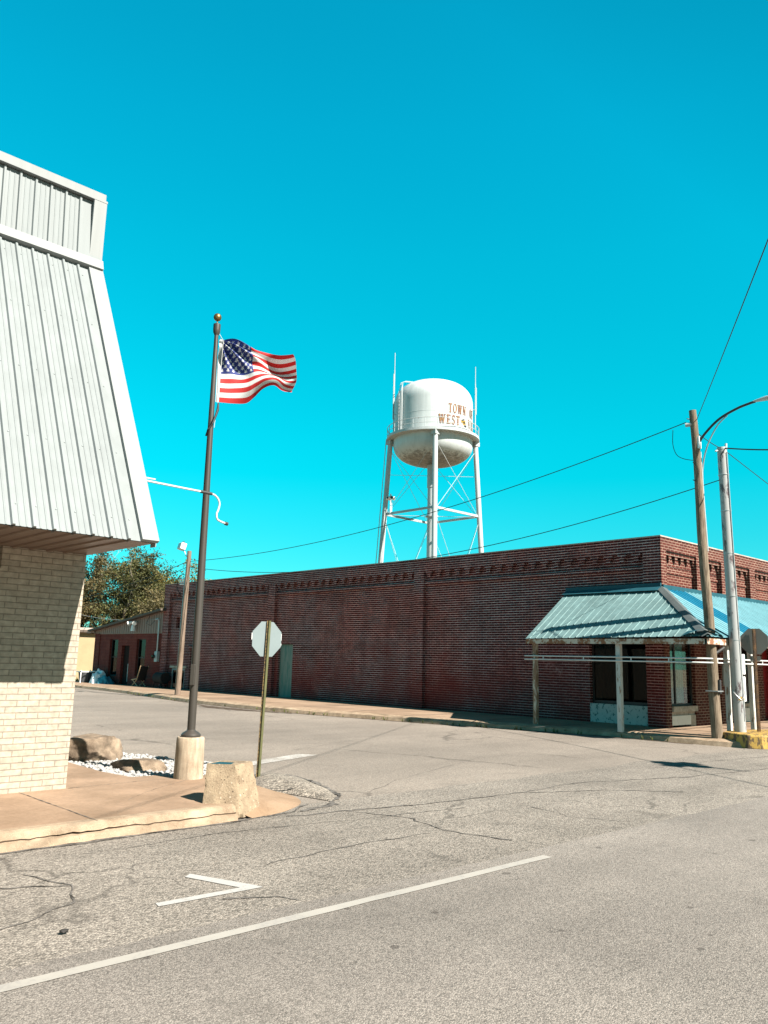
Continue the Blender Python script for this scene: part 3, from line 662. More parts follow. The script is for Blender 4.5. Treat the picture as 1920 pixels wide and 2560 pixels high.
# ------------------------------------------------------------------ planting bed: gravel and boulders
bed = [(5.04, 10.6), (5.12, 9.9), (5.50, 9.87), (5.53, 9.53), (5.97, 9.56), (6.72, 9.6), (6.85, 10.9), (6.4, 12.1), (6.2, 13.5), (4.6, 13.9), (4.6, 13), (5.08, 11.7)]
gm = MB().prism(bed, -.02, .085)
def inpoly(x, y, P):
    c = False; n = len(P)
    for i in range(n):
        (x1, y1), (x2, y2) = P[i], P[(i+1) % n]
        if (y1 > y) != (y2 > y) and x < (x2-x1)*(y-y1)/(y2-y1)+x1: c = not c
    return c
ico = bmesh.new(); bmesh.ops.create_icosphere(ico, subdivisions=1, radius=1); ICV = [v.co.copy() for v in ico.verts]; ICF = [tuple(v.index for v in f.verts) for f in ico.faces]; ico.free()
cnt = 0
while cnt < 3600:
    x, y = rng.uniform(4.5, 6.95), rng.uniform(9.5, 13.9)
    if not inpoly(x, y, bed) and rng.random() > .03: continue
    if not inpoly(x, y, bed) and inpoly(x, y, SLAB): continue
    r = rng.uniform(.018, .042); sx, sy, sz = rng.uniform(.8, 1.5), rng.uniform(.7, 1.2), rng.uniform(.5, .8); a = rng.uniform(0, 3.14)
    ca, sa = math.cos(a), math.sin(a); z = .09+rng.uniform(-.005, .04) if inpoly(x, y, bed) else .02
    gm.mesh([(x+(v.x*sx*ca-v.y*sy*sa)*r*rng.uniform(.8, 1.15), y+(v.x*sx*sa+v.y*sy*ca)*r, z+v.z*sz*r) for v in ICV], ICF); cnt += 1
tag(gm.build('gravel', M['pebble']), 'white gravel bed beside the cream brick building', 'gravel', kind='stuff')
def boulder(c, sx, sy, sz, rz, seed, label):
    b = bmesh.new(); bmesh.ops.create_icosphere(b, subdivisions=5, radius=1)
    rr = random.Random(seed); planes = []
    for _ in range(9):
        n_ = Vector((rr.gauss(0, 1), rr.gauss(0, 1), rr.gauss(.2, .8))).normalized(); planes.append((n_, rr.uniform(.62, .86)))
    planes.append((Vector((0, 0, 1)), .72))
    for v in b.verts:
        p = v.co.copy()
        for n_, d in planes:
            q = p.dot(n_)-d
            if q > 0: p -= n_*q*.93
        p *= 1+.10*noise.noise(p*2.2+Vector((seed, 0, 0)))+.05*noise.noise(p*6+Vector((0, seed, 0)))+.018*noise.noise(p*17)
        v.co = p
    mt = Matrix.Translation(c) @ Matrix.Rotation(rz, 4, 'Z') @ Matrix.Diagonal((sx, sy, sz, 1))
    m = MB(); m.mesh([mt @ v.co for v in b.verts], [tuple(v.index for v in f.verts) for f in b.faces]); b.free()
    o = m.build('boulder', M['boulder'], smooth=38); return tag(o, label, 'boulder', 'boulders in the gravel bed')
boulder((5.60, 12.15, .22), .40, .54, .31, .5, 3, 'larger tan boulder at the back of the gravel bed by the cream wall')
boulder((5.60, 10.72, .13), .27, .46, .17, .45, 11, 'low dark flat boulder in the gravel behind the flagpole base')

# ------------------------------------------------------------------ flagpole and flag
fx, fy = 5.66, 9.45
fp = thing('flagpole', (fx, fy, .12), 'dark bronze flagpole with gold ball top on a round concrete footing', 'flagpole')
MB().lathe([(0, .02), (.182, .02), (.184, .12), (.176, .5), (.172, .635), (.160, .65), (0, .652)], (fx, fy, 0), 40).build('footing', M['pole_base'], fp, smooth=40)
MB().lathe([(.0, .65), (.122, .652), (.124, .675), (.105, .70), (.062, .725), (.05, .74)], (fx, fy, 0), 32).build('collar', M['dark_pole'], fp, smooth=40)
MB().lathe([(.0515, .70), (.0515, 2.2), (.046, 3.6), (.036, 5.0), (.028, 6.02), (0, 6.02)], (fx, fy, 0), 24).build('pole', M['dark_pole'], fp, smooth=40)
m = MB(); m.lathe([(0, 6.02), (.028, 6.02), (.046, 6.06), (.05, 6.10), (.05, 6.18), (.044, 6.185), (0, 6.185)], (fx, fy, 0), 24); m.build('truck', M['dark_pole'], fp, smooth=40)
m = MB(); m.lathe([(.008, 6.18), (.008, 6.23), (.02, 6.235)]+[(.055*math.sin(t), 6.285-.055*math.cos(t)) for t in [R(25+155*i/12) for i in range(13)]], (fx, fy, 0), 24); m.build('ball', M['gold'], fp, smooth=60)
sd = Vector((-.75, -.66, 0))
m = MB(); m.obox((fx-.045, fy-.035, 1.42), (.02, -.02, 0), (.028, .028, 0), (0, 0, .13)); m.build('hand_hole_cover', M['dark_pole'], fp, bevel=.006)
hx, hy = fx+.055, fy-.055
m = MB(); m.tube([(fx+.03, fy-.03, 6.04), (hx+.02, hy-.01, 5.95), (hx+.012, hy, 5.4), (hx, hy, 5.02), (hx-.02, hy+.0, 4.9), (fx+.03, fy-.04, 4.7)], .004, 6); m.build('halyard', M['rope'], fp)
m = MB()
m.tube([(hx+.01, hy, 5.05), (hx+.0, hy-.01, 4.95), (hx-.03, hy-.02, 4.86), (fx-.02, fy-.08, 4.74), (fx-.06, fy-.05, 4.66), (fx-.05, fy+.02, 4.58)], [.012, .02, .016, .014, .016, .012], 8); m.build('halyard_knot', M['wire'], fp)
e1 = Vector((.929, -.370, 0)); en = Vector((-.370, -.929, 0)); O = Vector((fx+.085, fy-.03, 0))
def curve(P, t):
    t *= len(P)-1; i = min(int(t), len(P)-2); f = t-i
    p0, p1, p2, p3 = [Vector(P[max(0, min(len(P)-1, i+k))]) for k in (-1, 0, 1, 2)]
    return .5*((2*p1)+(p2-p0)*f+(2*p0-5*p1+4*p2-p3)*f*f+(3*p1-p0-3*p2+p3)*f**3)
TOP = [(0, 5.976), (.139, 5.986), (.325, 5.943), (.481, 5.911), (.658, 5.898), (.839, 5.875), (.951, 5.845)]
BOT = [(.0, 5.073), (.19, 5.085), (.38, 5.127), (.496, 5.233), (.593, 5.342), (.735, 5.406), (.892, 5.41), (1.085, 5.45)]
MIDB = .09
def flag_pt(u, v):
    a, b = curve(TOP, u), curve(BOT, u); p = a.lerp(b, v)
    p.x += math.sin(math.pi*min(1, v*1.02))*.07*u**2          # belly of the fly edge
    p.y += .05*math.sin(math.pi*v)*math.sin(u*5.5+.3)*u
    fan = (1-v)*(1-u)
    w = .17*u*math.sin(7.6*u-3.6*v+.2)+.045*math.sin(13*u+5.5*v)*u+.075*math.sin(16*math.atan2(v+.02, u+.04))*max(0, 1-1.2*math.hypot(u, v))*min(1, 4*math.hypot(u, v))
    w += .085*math.sin(9*v+2.0*u)*min(1, 3*u)*(.4+.6*v)
    return O+e1*p.x+en*w+Vector((0, 0, p.y))
NU, NV = 247, 130
def star_at(u, v):
    cu, cv = u/.4, v/(7/13)
    if cu >= 1 or cv >= 1 or u < 0: return False
    gx, gy = cu*12, cv*10
    for ix in (int(gx+.5),):
        for iy in (int(gy+.5),):
            if 1 <= ix <= 11 and 1 <= iy <= 9 and (ix+iy) % 2 == 0:
                dx, dy = (gx-ix)/12*.4*1.9, (gy-iy)/10*(7/13)
                r_, th = math.hypot(dx, dy), math.atan2(dx, dy); k = (th % (2*math.pi/5))-math.pi/5
                Rr = .040; inner = Rr*.40
                # star radius at this angle
                a_ = math.pi/5-abs(k); den = math.sin(math.pi/5-a_)*0
                x1, y1, x2, y2 = Rr, 0, inner*math.cos(math.pi/5), inner*math.sin(math.pi/5)
                cr_ = x1*y2-x2*y1; rr_ = cr_/((y2-y1)*math.cos(a_)-(x2-x1)*math.sin(a_))
                if r_ < rr_: return True
    return False
fl = MB(); vs = []; 
for i in range(NU+1):
    for j in range(NV+1): vs.append(flag_pt(i/NU, j/NV))
fl.v = [tuple(p) for p in vs]
for i in range(NU):
    for j in range(NV):
        u, v = (i+.5)/NU, (j+.5)/NV
        if u < .4 and v < 7/13: mi = 1 if star_at(u, v) else 2
        else: mi = int(v*13) % 2
        fl.f.append((i*(NV+1)+j, i*(NV+1)+j+1, (i+1)*(NV+1)+j+1, (i+1)*(NV+1)+j)); fl.m.append(mi)
flag = fl.build('flag', [M['flag_red'], M['flag_white'], M['flag_blue']], smooth=179)
tag(flag, 'red, white and blue stars and stripes flag waving from the bronze flagpole', 'flag')
hd = MB()
for j in range(NV):
    a, b = flag_pt(0, j/NV), flag_pt(0, (j+1)/NV); hd.face([a-e1*.045, b-e1*.045, b, a])
hd.build('header', M['flag_white'], flag)

# ------------------------------------------------------------------ tapered concrete block at the corner
cb = thing('concrete_block', (5.1, 7.72, .05), 'tapered chipped concrete block with dark teal top at the near pavement corner', 'concrete block')
Bq = [(4.80, 7.72), (5.12, 7.44), (5.52, 7.66), (5.20, 8.0)]; Tq = [(4.905, 7.845), (5.135, 7.60), (5.44, 7.76), (5.20, 8.0)]
ZB, ZT = .02, .535
b = MB(); K = 14
def sidept(k, s, t):
    a = Vector(Bq[k]).lerp(Vector(Bq[(k+1) % 4]), s); c = Vector(Tq[k]).lerp(Vector(Tq[(k+1) % 4]), s); p = a.lerp(c, t); z = lerp(ZB, ZT, t)
    c0 = Vector((5.15, 7.75)); n_ = noise.noise(Vector((p.x*9, p.y*9, z*9)))*.004+noise.noise(Vector((p.x*28, p.y*28, z*28)))*.004
    e = min(s, 1-s); ch = max(0, .035-e)/.035
    corner = 1 if (k == 0 and s > .5) or (k == 1 and s < .5) else .25
    n_ -= ch*ch*(.006+.03*max(0, noise.noise(Vector((p.x*14, p.y*14, z*14)))-.05))*(.6+corner)
    if corner == 1 and t < .14: n_ -= .035*ch*(1-t/.14)
    p = p+(p-c0).normalized()*n_; return (p.x, p.y, z-(.008*ch if t > .99 else 0))
for k in range(4):
    for i in range(K):
        for j in range(K): b.face([sidept(k, i/K, j/K), sidept(k, (i+1)/K, j/K), sidept(k, (i+1)/K, (j+1)/K), sidept(k, i/K, (j+1)/K)])
# top rim and hollow
RI = [Vector(Tq[0]).lerp(Vector((5.17, 7.8)), .16), Vector(Tq[1]).lerp(Vector((5.17, 7.8)), .42), Vector(Tq[2]).lerp(Vector((5.17, 7.8)), .50), Vector(Tq[3]).lerp(Vector((5.17, 7.8)), .16)]
RI[1] = Vector((5.09, 7.685)); RI[2] = Vector((5.30, 7.82))
RI = [Vector((4.925, 7.846)), Vector((5.09, 7.665)), Vector((5.235, 7.80)), Vector((5.13, 7.955))]
for k in range(4):
    for i in range(K):
        o0, o1 = sidept(k, i/K, 1), sidept(k, (i+1)/K, 1); q0 = RI[k].lerp(RI[(k+1) % 4], i/K); q1 = RI[k].lerp(RI[(k+1) % 4], (i+1)/K)
        b.face([o0, o1, (*q1, ZT-.004), (*q0, ZT-.004)]); b.face([(*q0, ZT-.004), (*q1, ZT-.004), (*q1, ZT-.03), (*q0, ZT-.03)])
b.build('body', M['block'], cb, smooth=28)
MB().prism([(p.x, p.y) for p in RI], ZT-.06, ZT-.006).build('top_plate', M['plate_teal'], cb)

# ------------------------------------------------------------------ stop signs (we see their backs)
def octagon(c, n_, rad, th, up_=(0, 0, 1)):
    n_ = Vector(n_).normalized(); s_ = Vector(up_).cross(n_).normalized(); u_ = n_.cross(s_); P = []
    for k in range(8):
        a = R(22.5+45*k); P.append(Vector(c)+(s_*math.cos(a)+u_*math.sin(a))*rad)
    return P, n_
def lettering(mb, word, c, n_, h, depth, wid=.62, gap=.2, th=.16):
    """plain block capitals, drawn on a plane whose front normal is n_"""
    n_ = Vector(n_).normalized(); s_ = Vector((0, 0, 1)).cross(n_).normalized(); u_ = Vector((0, 0, 1)); tot = len(word)*wid+(len(word)-1)*gap
    L = {'S': [(0, 0, 1, 0), (1, 0, 1, .5), (0, .5, 1, .5), (0, .5, 0, 1), (0, 1, 1, 1)], 'T': [(0, 1, 1, 1), (.5, 0, .5, 1)], 'O': [(0, 0, 1, 0), (1, 0, 1, 1), (0, 1, 1, 1), (0, 0, 0, 1)],
         'P': [(0, 0, 0, 1), (0, 1, 1, 1), (1, .5, 1, 1), (0, .5, 1, .5)]}
    for i, ch in enumerate(word):
        x0 = -tot/2+i*(wid+gap)
        for a, b_, c_, d in L[ch]:
            p = Vector(c)+s_*(x0+th/2+a*(wid-th))*h+u_*(th/2+b_*(1-th)-.5)*h; q = Vector(c)+s_*(x0+th/2+c_*(wid-th))*h+u_*(th/2+d*(1-th)-.5)*h
            dd = (q-p).normalized()*th/2*h; mb.bar(p-dd, q+dd, th*h, .002, n_)
def stop_sign(base, top, c, n_, rad, label, post_m, back_m, chan, plate=None, postw=.03):
    t = thing('stop_sign', base, label, 'stop sign', 'stop signs'); n_ = Vector(n_).normalized(); base, top, c = map(Vector, (base, top, c))
    P, _ = octagon(c, n_, rad, .003); m = MB(); th = .004
    m.face([p+n_*th for p in P]); m.face([p for p in P][::-1])
    for k in range(8): m.face([P[k], P[(k+1) % 8], P[(k+1) % 8]+n_*th, P[k]+n_*th])
    pl = m.build('plate', back_m, t)
    m = MB(); P2_, _ = octagon(c+n_*(th+.001), n_, rad*.97, 0); m.face(P2_); m.build('face', M['sign_red'], pl)
    m = MB(); lettering(m, 'STOP', c+n_*(th+.003), n_, rad*.62, .002); m.build('lettering', M['sign_white'], pl)
    # U-channel post behind the plate
    d = (top-base).normalized(); s_ = d.cross(n_).normalized(); bk = -n_
    m = MB(); f0 = c*0
    off = bk*.004
    m.obox((base+top)/2+off+bk*.030, (top-base)/2, s_*postw*.42, bk*.003)
    for sg in (-1, 1):
        m.obox((base+top)/2+off+bk*.016+s_*sg*postw*.5, (top-base)/2, s_*.002, bk*.015)
    m.build('post', post_m, t)
    m = MB()
    for sg in (-1, 1): m.obox((base+top)/2+off+bk*.003+s_*sg*postw*.78, (top-base)/2, s_*postw*.30, bk*.002)
    Lp = (top-base).length; hz = .06
    while hz < Lp-.03:
        for sg in (-1, 1): m.obox(base+d*hz+off+bk*.0055+s_*sg*postw*.80, d*.006, s_*.004, bk*.0006, 1)
        hz += .05
    m.build('post_flange', [chan, M['black']], t)
    if plate:
        pc, hw, hh = Vector(plate[0]), plate[1], plate[2]; s2 = Vector((0, 0, 1)).cross(n_).normalized(); m = MB()
        Q = []
        for sx, sy, a0 in ((1, 1, 0), (-1, 1, 90), (-1, -1, 180), (1, -1, 270)):
            for k in range(4):
                a = R(a0+30*k); rr = hh*.35; Q.append(pc+s2*(sx*(hw-rr)+math.cos(a)*rr)+Vector((0, 0, sy*(hh-rr)+math.sin(a)*rr)))
        m.face([q+n_*.004 for q in Q]); m.face(Q[::-1])
        for k in range(len(Q)): m.face([Q[k], Q[(k+1) % len(Q)], Q[(k+1) % len(Q)]+n_*.004, Q[k]+n_*.004])
        m.build('small_plate', back_m, t)
    return t
stop_sign((6.81, 9.58, .05), (6.885, 9.60, 2.17), (6.878, 9.615, 1.915), (.03, 1, 0), .262,
          'leaning stop sign seen from its pale back on an olive post behind the concrete block', M['green_post'], M['sign_back'], M['post_edge'])
stop_sign((19.34, 7.99, .27), (19.32, 7.975, 2.585), (19.335, 7.98, 2.30), (1, .28, 0), .315,
          'grey-backed stop sign with small plate on the yellow kerb island', M['rust_post'], M['sign_dark'], M['rust_post'], ((19.335, 7.98, 1.915), .11, .055), .036)

# ------------------------------------------------------------------ long red brick shop building (far right)
bb = thing('brick_shop_building', (28, 22, 0), 'long dark red brick corner shop building below the water tower', 'building')
ZT2 = 5.06; X0, Y0, Y1 = 20.0, 10.56, 36.65; XP = 20.14
m = MB()
SH = [(11.1, 12.86, .2, 2.42), (26.38, 27.33, .15, 2.22), (33.5, 34.15, .1, 2.0), (34.55, 35.75, .05, 1.08), (35.27, 35.6, 2.95, 3.46)]
wall_x(m, XP, Y0+.3, Y1, 0, ZT2-.4, SH, .22)
def pil(y0, y1, z0=0., z1=ZT2-.4): m.box(X0, XP+.05, y0, y1, z0, z1)
pil(Y0+.02, 11.08, 0, ZT2-.4); pil(19.15, 19.6); pil(27.55, 28.0); pil(36.1, Y1)
m.box(X0, XP+.05, Y0+.02, Y1, 4.66, ZT2)                       # parapet band
for a, b_ in ((11.08, 19.15), (19.6, 27.55), (28.0, 36.1)):
    n_ = int((b_-a)/.42)
    for k in range(n_):
        y = a+(k+.5)*(b_-a)/n_; m.box(X0+.01, XP+.05, y-.13, y+.13, 4.57, 4.66); m.box(X0+.03, XP+.05, y-.065, y+.065, 4.46, 4.57)
    m.box(X0+.05, XP+.05, a, b_, 4.22, 4.30)
# bricked-up openings and headers
m.box(XP-.012, XP+.02, 30.05, 30.75, 2.75, 3.5)
m.box(X0+.05, XP+.05, 33.4, 34.3, 2.0, 2.12)
m.build('side_wall', M['brick_shaded'], bb)
m = MB(); YP = Y0+.15
wall_y(m, YP, X0+.2, 50, 2.45, 4.72, [], .1)
for a, b_ in ((20.001, 20.29), (22.0, 22.4), (23.55, 23.95), (25.5, 25.9), (28.0, 28.4), (31, 31.4), (35, 35.4), (40, 40.4)):
    m.box(a, b_, Y0, YP+.05, 2.45, 4.72)
m.box(X0+.001, 50, Y0, YP+.05, 4.72, ZT2)
bays = [(20.29, 22.0), (22.4, 23.55), (23.95, 25.5), (25.9, 28.0), (28.4, 31)]
for a, b_ in bays:
    m.box(a, b_, Y0+.05, YP+.02, 4.62, 4.72); n_ = max(3, int((b_-a)/.34))
    for k in range(n_+1):
        x = a+k*(b_-a)/n_; w = .07
        m.box(max(a, x-w), min(b_, x+w), Y0+.07, YP+.02, 4.54, 4.62); m.box(max(a, x-w*.5), min(b_, x+w*.5), Y0+.09, YP+.02, 4.46, 4.54)
    m.box(a, b_, YP-.03, YP+.02, 4.14, 4.2)
# piers under the canopy
for a, b_, d in ((20.001, 20.29, .52), (21.64, 22.58, .6), (23.2, 24.0, .6), (25.5, 26.1, .6), (27.2, 50, .6)): m.box(a, b_, Y0, Y0+d, .1, 2.45)
m.box(23.30, 23.31, Y0+.7, Y0+.8, .1, 2.45)
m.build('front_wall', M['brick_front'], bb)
m = MB(); m.face([(X0+.2, Y0+.2, 4.75), (50, Y0+.2, 4.75), (50, Y1-.1, 4.7), (X0+.2, Y1-.1, 4.7)])
m.face([(X0+.1, Y1, 0), (50, Y1, 0), (50, Y1, 5.0), (X0+.1, Y1, 5.0)][::-1]); m.face([(50, Y0+.2, 0), (50, Y1, 0), (50, Y1, 5), (50, Y0+.2, 5)]); m.face([(X0+.31, Y0+.2, 4.76), (X0+.31, Y1, 4.76), (X0+.31, Y1, 5.05), (X0+.31, Y0+.2, 5.05)])
m.build('roof', M['roof_dark'], bb)
m = MB(); m.box(X0-.02, X0+.3, Y0-.02, Y1+.02, ZT2, ZT2+.035); m.box(X0+.3, 50, Y0-.02, Y0+.28, ZT2, ZT2+.035); m.build('parapet_cap', M['cap'], bb)
# side shop window
wd = MB(); wd.box(XP+.12, XP+.16, 11.1, 12.86, .66, .74); wd.box(XP+.12, XP+.16, 11.1, 12.86, 2.36, 2.42); wd.box(XP+.12, XP+.16, 11.1, 11.16, .74, 2.36); wd.box(XP+.12, XP+.16, 12.8, 12.86, .74, 2.36); wd.box(XP+.12, XP+.16, 11.95, 12.0, .74, 2.36)
wn = wd.build('shop_window', M['frame_dark'], bb); wn['label'] = 'dark shop window on the side wall under the canopy'
MB().box(XP+.135, XP+.14, 11.16, 12.8, .74, 2.36).build('pane', M['glass_dark'], wn)
cu = MB(); 
for k in range(60):
    y0_, y1_ = 12.0+.8*k/60, 12.0+.8*(k+1)/60; f = lambda y: XP+.35+.03*math.sin(y*45)
    cu.face([(f(y0_), y0_, .7), (f(y1_), y1_, .7), (f(y1_), y1_, 2.4), (f(y0_), y0_, 2.4)])
cu.build('curtain', M['curtain_blue'], wn)
MB().box(XP-.02, XP+.06, 11.1, 12.86, .16, .655).build('window_panel', M['peel'], bb)['label'] = 'peeling white and teal panel below the dark side window'
MB().box(20.8, 20.85, 11.1, 13.2, .1, 2.5).build('interior', M['black'], bb)
# front corner window
wd = MB(); yf = Y0+.10
wd.box(20.29, 21.64, yf, yf+.06, .68, .74); wd.box(20.29, 21.64, yf, yf+.06, 2.38, 2.45); wd.box(20.29, 20.34, yf, yf+.06, .74, 2.38); wd.box(21.59, 21.64, yf, yf+.06, .74, 2.38); wd.box(20.70, 20.75, yf, yf+.06, .74, 2.38)
wn = wd.build('front_window', M['frame_dark'], bb); wn['label'] = 'corner shop window with faded teal curtains'
MB().box(20.34, 21.59, yf+.02, yf+.025, .74, 2.38).build('pane', M['glass'], wn)
cu = MB()
for k in range(80):
    x0_, x1_ = 20.34+1.0*k/80, 20.34+1.0*(k+1)/80; f = lambda x: yf+.12+.022*math.sin(x*42)+.01*math.sin(x*17)
    cu.face([(x0_, f(x0_), .74), (x1_, f(x1_), .74), (x1_, f(x1_), 2.4), (x0_, f(x0_), 2.4)])
cu.build('curtain', M['curtain'], wn)
MB().box(20.292, 21.638, Y0-.05, yf+.06, .54, .68).build('sill', M['sill'], wn)
m = MB(); m.box(20.293, 21.637, Y0+.05, yf+.05, .44, .54); m.box(21.35, 21.637, Y0+.02, yf+.055, .16, .44); m.build('stall_board', M['sill'], bb)
MB().box(20.293, 21.35, Y0+.02, yf, .2, .44).build('base_panel', M['panel_white'], bb)
MB().box(20.3, 50, Y0+.75, Y0+.8, .1, 2.5).build('interior', M['black'], bb)
MB().box(22.58, 23.2, Y0+.35, Y0+.4, .15, 2.2).build('door', M['door_white'], bb)
wd = MB(); wd.box(23.28, 23.86, Y0-.03, Y0, 1.2, 1.78); wn = wd.build('notice_board', M['frame_grey'], bb); MB().box(23.32, 23.82, Y0-.036, Y0-.031, 1.24, 1.74).build('notice_pane', M['fit_grey'], wn)
wd = MB(); wd.box(24.0, 25.5, yf, yf+.06, .68, .74); wd.box(24.0, 25.5, yf, yf+.06, 2.3, 2.45); wd.box(24.7, 24.75, yf, yf+.06, .74, 2.3); wn = wd.build('front_window', M['frame_dark'], bb); wn['label'] = 'dark front window behind the yellow kerb island'
MB().box(24.0, 25.5, yf+.02, yf+.025, .74, 2.3).build('pane', M['glass_dark'], wn); MB().box(24.0, 25.5, Y0+.05, yf+.06, .55, .68).build('sill', M['sill'], wn)
MB().box(24.0, 25.5, Y0+.03, yf, .16, .55).build('base_panel', M['panel_white'], bb)
MB().box(26.1, 27.2, Y0+.3, Y0+.35, .15, 2.3).build('door', M['red_door'], bb)['label'] = 'dark red front door near the right edge'
MB().box(XP+.1, XP+.15, 26.38, 27.33, .12, 2.22).build('side_door', M['door_green'], bb)['label'] = 'weathered green boarded door in the side wall'
MB().box(XP+.1, XP+.15, 33.5, 33.85, .1, 2.0).build('side_door', M['door_white'], bb)['label'] = 'narrow white door near the far end of the side wall'
MB().box(XP+.16, XP+.2, 33.5, 34.15, .1, 2.0).build('door_recess', M['dark_door'], bb)
wd = MB(); wd.box(XP+.02, XP+.08, 34.55, 34.62, .06, 1.08); wd.box(XP+.02, XP+.08, 35.68, 35.75, .06, 1.08); wd.box(XP+.02, XP+.08, 34.62, 35.68, .06, .16); wd.box(XP+.02, XP+.08, 34.62, 35.68, 1.0, 1.08); wn = wd.build('low_window', M['frame_grey'], bb)
MB().box(XP+.06, XP+.065, 34.62, 35.68, .16, 1.0).build('pane', M['glass_dark'], wn); MB().box(XP+.2, XP+.22, 34.5, 35.8, .05, 1.1).build('backing', M['black'], wn)
m = MB(); m.box(XP+.18, XP+.2, 35.2, 35.7, 2.9, 3.5); m.build('vent_opening', M['black'], bb)
m = MB(); m.box(XP-.03, XP, 34.4, 35.9, 1.1, 1.2); m.build('lintel', M['sill'], bb)

# canopy: part of the building, its posts too
cn = thing('canopy', (0, 0, 0), None, None)
bpy.data.objects.remove(cn)
EZ, RZ = 2.36, 3.70; EX, EY = 17.7, 8.3; YL = 13.2
def awn(pt_top, pt_eave): pass
m = MB(); th = .02
A, B, C_, D = V(20, 13.47, 3.71), V(EX, YL+.03, EZ-.04), V(EX, EY, EZ), V(20, Y0, RZ)
m.face([A, B, C_, D])
nS = (B-A).cross(C_-B).normalized()
if nS.z < 0: nS = -nS
PITCH = .2
k = 0; y = YL-.1
while y > EY+.1:
    # ribs run straight up the slope; past the corner they stop at the hip
    e = V(EX, y, lerp(EZ, EZ-.04, (y-EY)/(YL-EY)))
    if y >= Y0: tp = V(20, y+.24*(y-Y0)/(13.2-Y0), RZ)
    else:
        f = (y-EY)/(Y0-EY); tp = C_.lerp(D, f)
    u_ = (tp-e); 
    if u_.length > .15:
        w = V(0, 1, 0)
        o = [(-.022, 0.002), (-.012, .018), (.012, .018), (.022, .002)]
        for q in range(3):
            a0, h0 = o[q]; a1, h1 = o[q+1]
            m.face([e+w*a0+nS*h0, tp+w*a0+nS*h0, tp+w*a1+nS*h1, e+w*a1+nS*h1])
        m.face([e+w*a+nS*h for a, h in o])
    y -= PITCH
cnp = m.build('canopy_roof', M['awning_side'], bb); cnp['label'] = 'faded teal ribbed metal canopy roof over the side pavement'
# front roof
E1, E2, R1, R2 = V(EX, EY, EZ), V(50, EY, EZ), V(20, Y0, RZ), V(50, Y0, RZ)
nF = (E2-E1).cross(R2-E2).normalized()
if nF.z < 0: nF = -nF
def onroof(x, t): return V(x, lerp(EY, Y0, t), lerp(EZ, RZ, t))
def fpanel(m, x0, x1):
    def lo(x): return 0.0 if x >= 20 else 0.0
    def tmax(x): return 1.0 if x >= 20 else max(0, (x-EX)/(20-EX))
    n_ = 8
    for i in range(n_):
        a, b_ = lerp(x0, x1, i/n_), lerp(x0, x1, (i+1)/n_)
        m.face([onroof(a, 0), onroof(b_, 0), onroof(b_, tmax(b_)), onroof(a, tmax(a))])
    x = x0+.03
    while x < x1:
        t = tmax(x)
        if t > .06:
            o = [(-.028, .002), (-.014, .022), (.014, .022), (.028, .002)]
            for q in range(3): m.face([onroof(x+o[q][0], 0)+nF*o[q][1], onroof(x+o[q+1][0], 0)+nF*o[q+1][1], onroof(x+o[q+1][0], t)+nF*o[q+1][1], onroof(x+o[q][0], t)+nF*o[q][1]])
            m.face([onroof(x+a, 0)+nF*h for a, h in o])
        x += .225
m = MB(); fpanel(m, EX, 20.2); fpanel(m, 21.15, 50); m.build('canopy_roof', M['awning_front'], bb)['label'] = 'pale blue ribbed metal canopy roof over the front pavement'
m = MB(); fpanel(m, 20.2, 21.15); m.build('canopy_sheet', M['awning_blue'], bb)['label'] = 'bright blue replacement sheet of the front canopy'
m = MB(); hd_ = (D-C_).normalized(); hs = hd_.cross(V(0, 0, 1)).normalized()
for sg, nn in ((-1, nS), (1, nF)):
    sd_ = hs*sg
    # project sideways direction on each roof plane
    s1 = (sd_-nn*sd_.dot(nn)).normalized()
    m.face([C_+V(0, 0, .06), D+V(0, 0, .05), D+s1*.13+nn*.036, C_+s1*.13+nn*.036])
m.build('hip_cap', M['awning_cap'], bb)
m = MB(); m.obox((19.955, (Y0+13.47)/2, RZ+.06), (.03, 0, .0), (0, (13.47-Y0)/2, 0), (0, 0, .07)); m.obox((19.86, (Y0+13.47)/2, RZ-.01), (.12, 0, .07), (0, (13.47-Y0)/2, 0), (-.004, 0, .006)); m.box(20, 50, Y0-.05, Y0-.004, RZ-.02, RZ+.09)
m.build('flashing', M['awning_flash'], bb)
m = MB()       # lifted sheet corner at the hip
L0, L1 = V(EX-.02, EY+.62, EZ-.03), V(EX+.75, EY-.03, EZ-.03)
for i in range(10):
    a, b_ = i/10, (i+1)/10
    def lf(t, s): 
        p = L0.lerp(V(EX-.06, EY-.06, EZ+.05), t*2) if t < .5 else V(EX-.06, EY-.06, EZ+.05).lerp(L1, t*2-1)
        q = p.lerp(V(EX+.45, EY+.45, EZ+.30), s*.35); return q+V(0, 0, .10*math.sin(math.pi*t)*(1-s)+.03)
    m.face([lf(a, 0), lf(b_, 0), lf(b_, 1), lf(a, 1)])
m.build('lifted_sheet', M['awning_flash'], bb)
m = MB(); m.box(EX+.04, EX+.1, EY+.06, YL+.05, EZ-.17, EZ-.05); m.box(EX+.04, 50, EY+.04, EY+.1, EZ-.17, EZ-.04)
m.build('fascia', M['fascia'], bb)
m = MB(); m.face([(EX+.1, EY+.1, EZ-.055), (EX+.1, YL, EZ-.055), (20, YL, EZ+.3), (20, Y0, EZ+.3)]); m.face([(EX+.1, EY+.1, EZ-.055), (20, Y0, EZ+.3), (50, Y0, EZ+.3), (50, EY+.1, EZ-.055)]); m.build('canopy_soffit', M['soffit'], bb)
